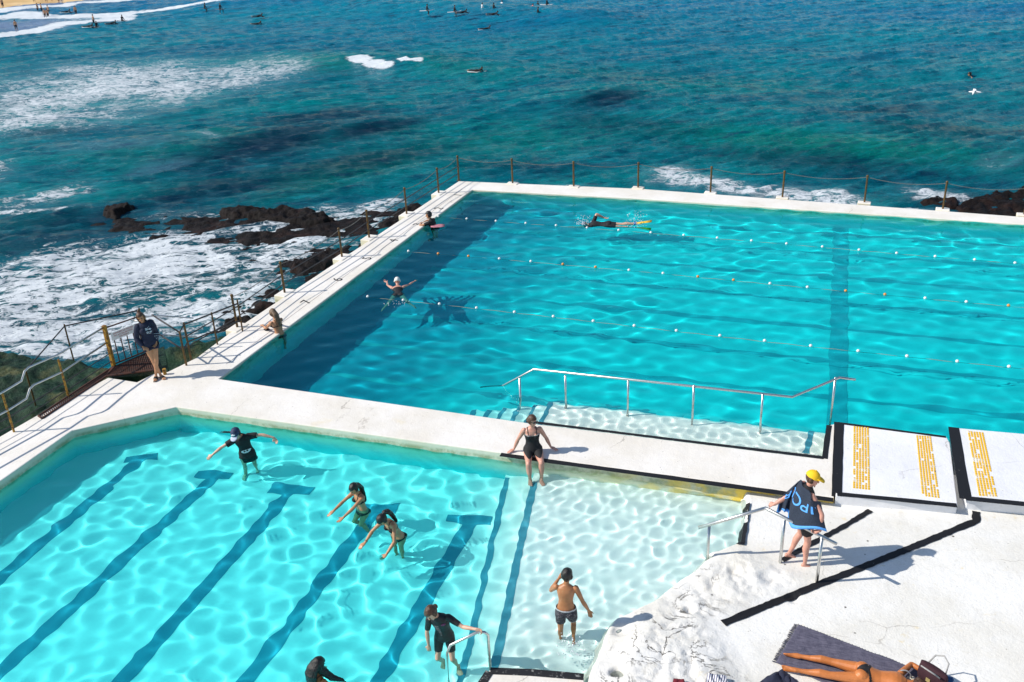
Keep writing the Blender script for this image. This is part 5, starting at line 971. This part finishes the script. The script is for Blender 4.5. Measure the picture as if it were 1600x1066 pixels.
cloth([(1106,1056),(1134,1058),(1142,1085),(1098,1085)],ZP+.1,'striped_cloth','white and navy striped cloth on the painted rock at the bottom edge',(lambda t:(t.col(t.mix(t.rng(t.math('SINE',t.math('MULTIPLY',t.xyz(t.obj())[0],190.)),.1,.3),(.78,.78,.80,1),(.08,.08,.16,1))),t.m)[1])(NT('striped_cotton',.9)),.12,(30,30),seed=5)
cloth([(1052,1063),(1068,1064),(1076,1090),(1046,1090)],ZP+.1,'red_cloth','dark red cloth on the painted rock at the bottom edge, left of the striped one',simple('dark_red_cloth',(.16,.01,.02,1),.9),.08,(20,20),seed=7)
bg=at(1455,1070,ZP); b=MB(); dx=Vector((.75,-.55,0)).normalized(); dy=Vector((.55,.75,0)).normalized()
bag=empty('tote_bag',bg,'dark maroon tote bag with grey rope handles beside the head of the sunbather','bag')
b.loft([(bg+Vector((0,0,.02)),dx*.20,dy*.10),(bg+Vector((0,0,.10)),dx*.22,dy*.12),(bg+Vector((0,0,.22)),dx*.21,dy*.10),(bg+Vector((0,0,.30)),dx*.20,dy*.05),(bg+Vector((0,0,.31)),dx*.18,dy*.02)],18); b.build('bag_body',simple('maroon_canvas',(.035,.008,.014,1),.85,bump=.004),bag,True)
for q in (-1,1):
    b=MB(); b.tube([bg+dy*.07*q+dx*(-.13)+Vector((0,0,.26)),bg+dy*.16*q-dx*.10+Vector((0,0,.36)),bg+dy*.20*q+Vector((0,0,.40)),bg+dy*.16*q+dx*.10+Vector((0,0,.36)),bg+dy*.07*q+dx*.13+Vector((0,0,.26))],.011,8); b.build('handle',simple('grey_rope',(.35,.34,.33,1),.8),bag,True)
MB().box(bg-dy*.115+Vector((0,0,.15)),(.03,.004,.03),dx,dy).build('emblem',simple('gold_emblem',(.45,.36,.15,1),.4),bag)
hp_=at(1424,1062,ZP+.05); MB().ell(hp_,Vector((.07,0,0)),Vector((0,.05,0)),Vector((0,0,.05)),12,8).build('rolled_sock',simple('cream_cotton',(.70,.66,.55,1),.9),None,True); tag(sc.objects['rolled_sock'],'rolled cream cloth between the head of the sunbather and the maroon bag','cloth')
b=MB(); b.tube([hp_+Vector((-.10,-.02,.03))+Vector((math.cos(a)*.09,0,math.sin(a)*.11+.02)) for a in [math.pi*i/10 for i in range(11)]],.010,8); b.build('headphones',simple('grey_plastic',(.3,.3,.3,1),.4),None,True); tag(sc.objects['headphones'],'grey headphones beside the head of the sunbather','headphones')
cloth([(1478,1060),(1488,1062),(1492,1085),(1470,1085)],ZP+.05,'blue_cloth','small blue cloth right of the maroon bag at the bottom edge',simple('blue_cloth',(.03,.09,.22,1),.9),.06,(16,16),seed=9)
# ================================================================ people out on the sea and the beach
def sea_z(x,y):
    r=math.hypot(x,y); a=math.atan2(y,x); i=int(np.clip(np.searchsorted(R_,r),0,len(R_)-1)); j=int(np.clip(round((a-th[0])/(th[1]-th[0])),0,len(th)-1)); return float(SZ[i,j])+ZS
def wear(P,mat,extra=True):
    P.shell('wetsuit',P.part('torso','torso2','armR','armL','foreR','foreL','thighR','thighL','shinR','shinL'),.012,mat); P.hair(HAIRK,.02)
q0=Vector((-40,60,-1.4)); SURFK=.6
def variant(kind):
    pose=dict(sit=dict(spine=(0,.05,1),chest=(0,.18,1),armR=((.25,.35,-1),(-.1,.7,-.7),(0,1,-.3)),armL=((-.25,.35,-1),(.1,.7,-.7),(0,1,-.3)),legR=((.7,.7,-.5),(.1,-.2,-1),(0,1,-.2)),legL=((-.7,.7,-.5),(-.1,-.2,-1),(0,1,-.2))),
      prone=dict(spine=(0,1,.08),chest=(0,1,.42),face=(0,1,-.1),headup=(0,.35,1),face0=(0,0,-1),armR=((.6,.3,-.6),(.1,1,-.5),(0,1,-.2)),armL=((-.6,.3,-.6),(-.1,1,-.5),(0,1,-.2)),legR=((.08,-1,0),(0,-1,.02),(0,-1,-.1)),legL=((-.08,-1,0),(0,-1,.02),(0,-1,-.1)),kneeR=(0,0,-1),kneeL=(0,0,-1)),
      stand=dict(spine=(0,.04,1),chest=(0,.08,1),armR=((.2,.1,-1),(.1,.3,-1),(0,.2,-1)),armL=((-.2,.1,-1),(-.1,.3,-1),(0,.2,-1)),legR=((.08,.1,-1),(0,-.1,-1),(0,1,-.1)),legL=((-.08,-.05,-1),(0,-.05,-1),(0,1,-.1))))[kind]
    P=Person('x',q0,0,1.74,pose,SK['tan'],vox=.02,eyes=False,w=1.03); wear(P,BLACK) if kind!='stand' else (P.shell('swimwear',P.part('torso','thighR','thighL')&(P.lz<.05),.014,BLACK),P.hair(HAIRK,.02)); return P.o
VAR={k_:variant(k_) for k_ in ('sit','prone','stand')}; used={}
def spawn(kind,loc,head,label,group,mat=None):
    src=VAR[kind]; 
    if kind not in used: o=src; used[kind]=1; ch=list(src.children)
    else:
        o=src.copy(); COL.objects.link(o); ch=[]
        for c in src.children: d_=c.copy(); COL.objects.link(d_); d_.parent=o; ch.append(d_)
    # meshes are relative to q0
    k_=SURFK if group.startswith('surf') else (SURFK if 'beach' in group else 1); o.scale=(k_,)*3; o.location=Vector(loc)-Vector((0,0,(1-k_)*(loc.z-ZS) if kind=='stand' else .06)); o.rotation_euler=(0,0,head); o['label']=label; o['category']='person'; o['group']=group
    for c in ch:
        c.matrix_parent_inverse=Matrix.Translation(-q0)
        if mat and c.name.startswith('wetsuit'): c.material_slots[0].link='OBJECT'; c.material_slots[0].material=mat
    return o
bd=MB(); bd.loft([(Vector((x,0,z)),Vector((0,w_,0)),Vector((0,0,.035 if abs(x)<1. else .02))) for x,w_,z in ((-1.02,.02,.03),(-.95,.14,.01),(-.6,.23,0),(0,.27,0),(.5,.23,.01),(.85,.12,.05),(1.08,.015,.12))],14); bdme=bd.mesh('surfboard')
M_BD=simple('white_board',(.75,.75,.73,1),.35); M_BD2=simple('dark_board',(.06,.07,.09,1),.4)
def board(loc,head,label,mat):
    o=bpy.data.objects.new('surfboard',bdme); COL.objects.link(o); 
    if not bdme.materials: bdme.materials.append(M_BD); bdme.polygons.foreach_set('use_smooth',[True]*len(bdme.polygons))
    o.material_slots[0].link='OBJECT'; o.material_slots[0].material=mat; o.location=loc; o.scale=(SURFK,)*3; o.rotation_euler=(0,0,head); tag(o,label,'surfboard','surfboards on the sea')
rs=random.Random(5); PINK=simple('pink_rash_vest',(.7,.16,.16,1),.7); WHS=simple('white_rash_vest',(.7,.7,.7,1),.7)
SURF=[(667,17,'sit','sitting alone, leftmost of the group at the top centre',None,1),(710,19,'sit','upright left of the paddler at the top centre',None,1),(723,21,'prone','lying low right beside the upright dark surfer',None,0),(753,15,'sit','small and pale, left of the upright pair',WHS,1),(771,15,'sit','upright, above another one at the top centre',None,0),(771,24,'prone','paddling below the upright surfer at the top centre',None,0),
 (784,11,'sit','in white top at the top centre',WHS,1),(832,16,'sit','in pink top, left of the right-hand cluster',PINK,1),(840,12,'sit','in black just right of the pink one',None,1),(854,8,'sit','furthest right and highest of the cluster',None,1),(840,22,'sit','lowest of the right-hand cluster',None,0),(759,47,'prone','paddling alone below the top centre group',None,1),(745,113,'prone','nearest to the pool, paddling in front of the wave',None,1),
 (402,39,'prone','paddling alone at the upper left of the sea',None,0),(404,27,'prone','paddling just above the lone one at upper left',None,0),(344,15,'sit','small, near the top edge right of the leftmost',None,0),(320,14,'sit','small, leftmost near the top edge',None,0),(139,43,'prone','at the lower edge of the white surf, left one',None,1),(151,43,'sit','at the lower edge of white surf, right one',None,0),(175,38,'prone','lying at the right end of the white surf',None,0),(191,33,'sit','just right of the end of the white surf',None,0),(104,20,'prone','on a white board above the white surf',None,1)]
for x,y,kd_,lb,mt,bdm in SURF:
    g_=at(x,y,ZS); z=sea_z(g_.x,g_.y); g_=at(x,y,z); h_=rs.uniform(-.5,.8)+(0.2 if x<780 else .4)
    if kd_=='prone': h_=math.atan2(e_r.y,e_r.x)+rs.uniform(-.3,.3)
    board(g_+Vector((0,0,.02)),h_,('white' if bdm else 'dark')+' board under the surfer '+lb,M_BD if bdm else M_BD2)
    spawn(kd_,g_+Vector((0,0,.14 if kd_=='sit' else .17)),h_-math.pi*0,'surfer '+lb,'surfers out on the sea',mt)
for x,y,dz,lb in ((26,47,-.15,'standing knee-deep in the grey-blue shallows at far left'),(71,27,-.3,'standing left of the first surf crest'),(75,25,-.5,'beside the one at the first crest'),(59,16,-.5,'wading left of a pair near the beach'),(65,16,-.5,'wading right of a pair near the beach'),(76,18,-.6,'deeper in the water right of the pair near the beach'),(119,22,-.3,'standing above the thick white surf'),(147,38,-.2,'standing on the lower edge of the thick surf')):
    g_=at(x,y,ZS); spawn('stand',g_+Vector((0,0,.85+dz)),rs.uniform(-3,3),'person '+lb,'waders by the beach')
for x,y,lb in ((5,12,'alone at the left edge of the sand'),(54,3,'first from the left near the top'),(65,1,'second from the left near the top'),(73,3,'third from the left near the water'),(81,1,'fourth from the left'),(92,3,'left of the pair on the wet sand'),(97,3,'right of the pair on the wet sand')):
    g_=at(x,y,ZS+.1); spawn('stand',g_+Vector((0,0,.83)),rs.uniform(-3,3),'tiny beachgoer, '+lb,'people on the beach')
# lone swimmer and gull at the right
g_=at(1521,116,ZS); 
MBs=MB(); MBs.ell(g_+Vector((0,0,.18)),e_r*.12,e_a*.12,Vector((0,0,.15))); MBs.ell(g_-e_r*.18+Vector((0,0,.0)),e_r*.28,e_a*.2,Vector((0,0,.12))); 
P=Person('lone swimmer with dark head low in the sea at the upper right',g_+Vector((0,0,-.62)),math.atan2(-e_r.y,-e_r.x),1.7,dict(spine=(0,.2,1),chest=(0,.4,1),armR=((.8,.5,-.1),(.3,1,-.1),(0,1,0)),armL=((-.8,.5,-.1),(-.3,1,-.1),(0,1,0))),SK['tan'],vox=.02,eyes=False); P.hair(HAIRK,.025)
gz=ZS+2.2; c=at(1523,144,gz); b=MB(); d_=(e_r*.8-e_a*.4).normalized(); n_=Vector((-d_.y,d_.x,0))
b.loft([(c+d_*x,n_*r_,Vector((0,0,r_))) for x,r_ in ((-.24,.012),(-.16,.035),(-.02,.062),(.10,.052),(.16,.034),(.21,.034),(.25,.014),(.29,.004))],12)
gm=simple('gull_white',(.80,.81,.83,1),.7); gull=b.build('gull',gm,None,True); tag(gull,'white gull with raised wings flying over the sea at the right','bird')
for q in (-1,1):
    b=MB(); R=[]
    for i,(s_,z_,w_) in enumerate(((.02,.0,.07),(.14,.09,.065),(.27,.08,.045),(.40,-.03,.015))): R.append((c+n_*q*s_+Vector((0,0,z_))-d_*.02*i,d_*w_,Vector((0,0,.008))))
    b.loft(R,10); b.build('wing',gm,gull,True)
# splashes of the freestyle swimmer: droplets, one loose mass
M_SPL=simple('white_splash',(.82,.86,.88,1),.5)
def splash(c,n,rx,ry,rz,name,label):
    b=MB()
    for i in range(n):
        a=rs.uniform(0,6.28); r_=rs.random()**.7; h_=rs.random()**2*rz; p_=c+e_r*math.cos(a)*r_*rx+e_a*math.sin(a)*r_*ry+Vector((0,0,h_)); b.sph(p_,rs.uniform(.004,.013),6,4)
    o=b.build(name,M_SPL,None,True,fix=False); tag(o,label,'splash',kind='stuff')
splash(at(911,349,ZW),130,.28,.22,.22,'splash','splash at the head of the finned swimmer'); splash(at(995,352,ZW),150,.35,.25,.45,'splash','splash behind the yellow fins'); splash(at(889,1010,ZK),90,.25,.30,.06,'splash','small splash round the legs of the boy in shorts')
splash(at(622,475,ZW),30,.4,.25,.04,'splash','small splash behind the swimmer with the white cap')
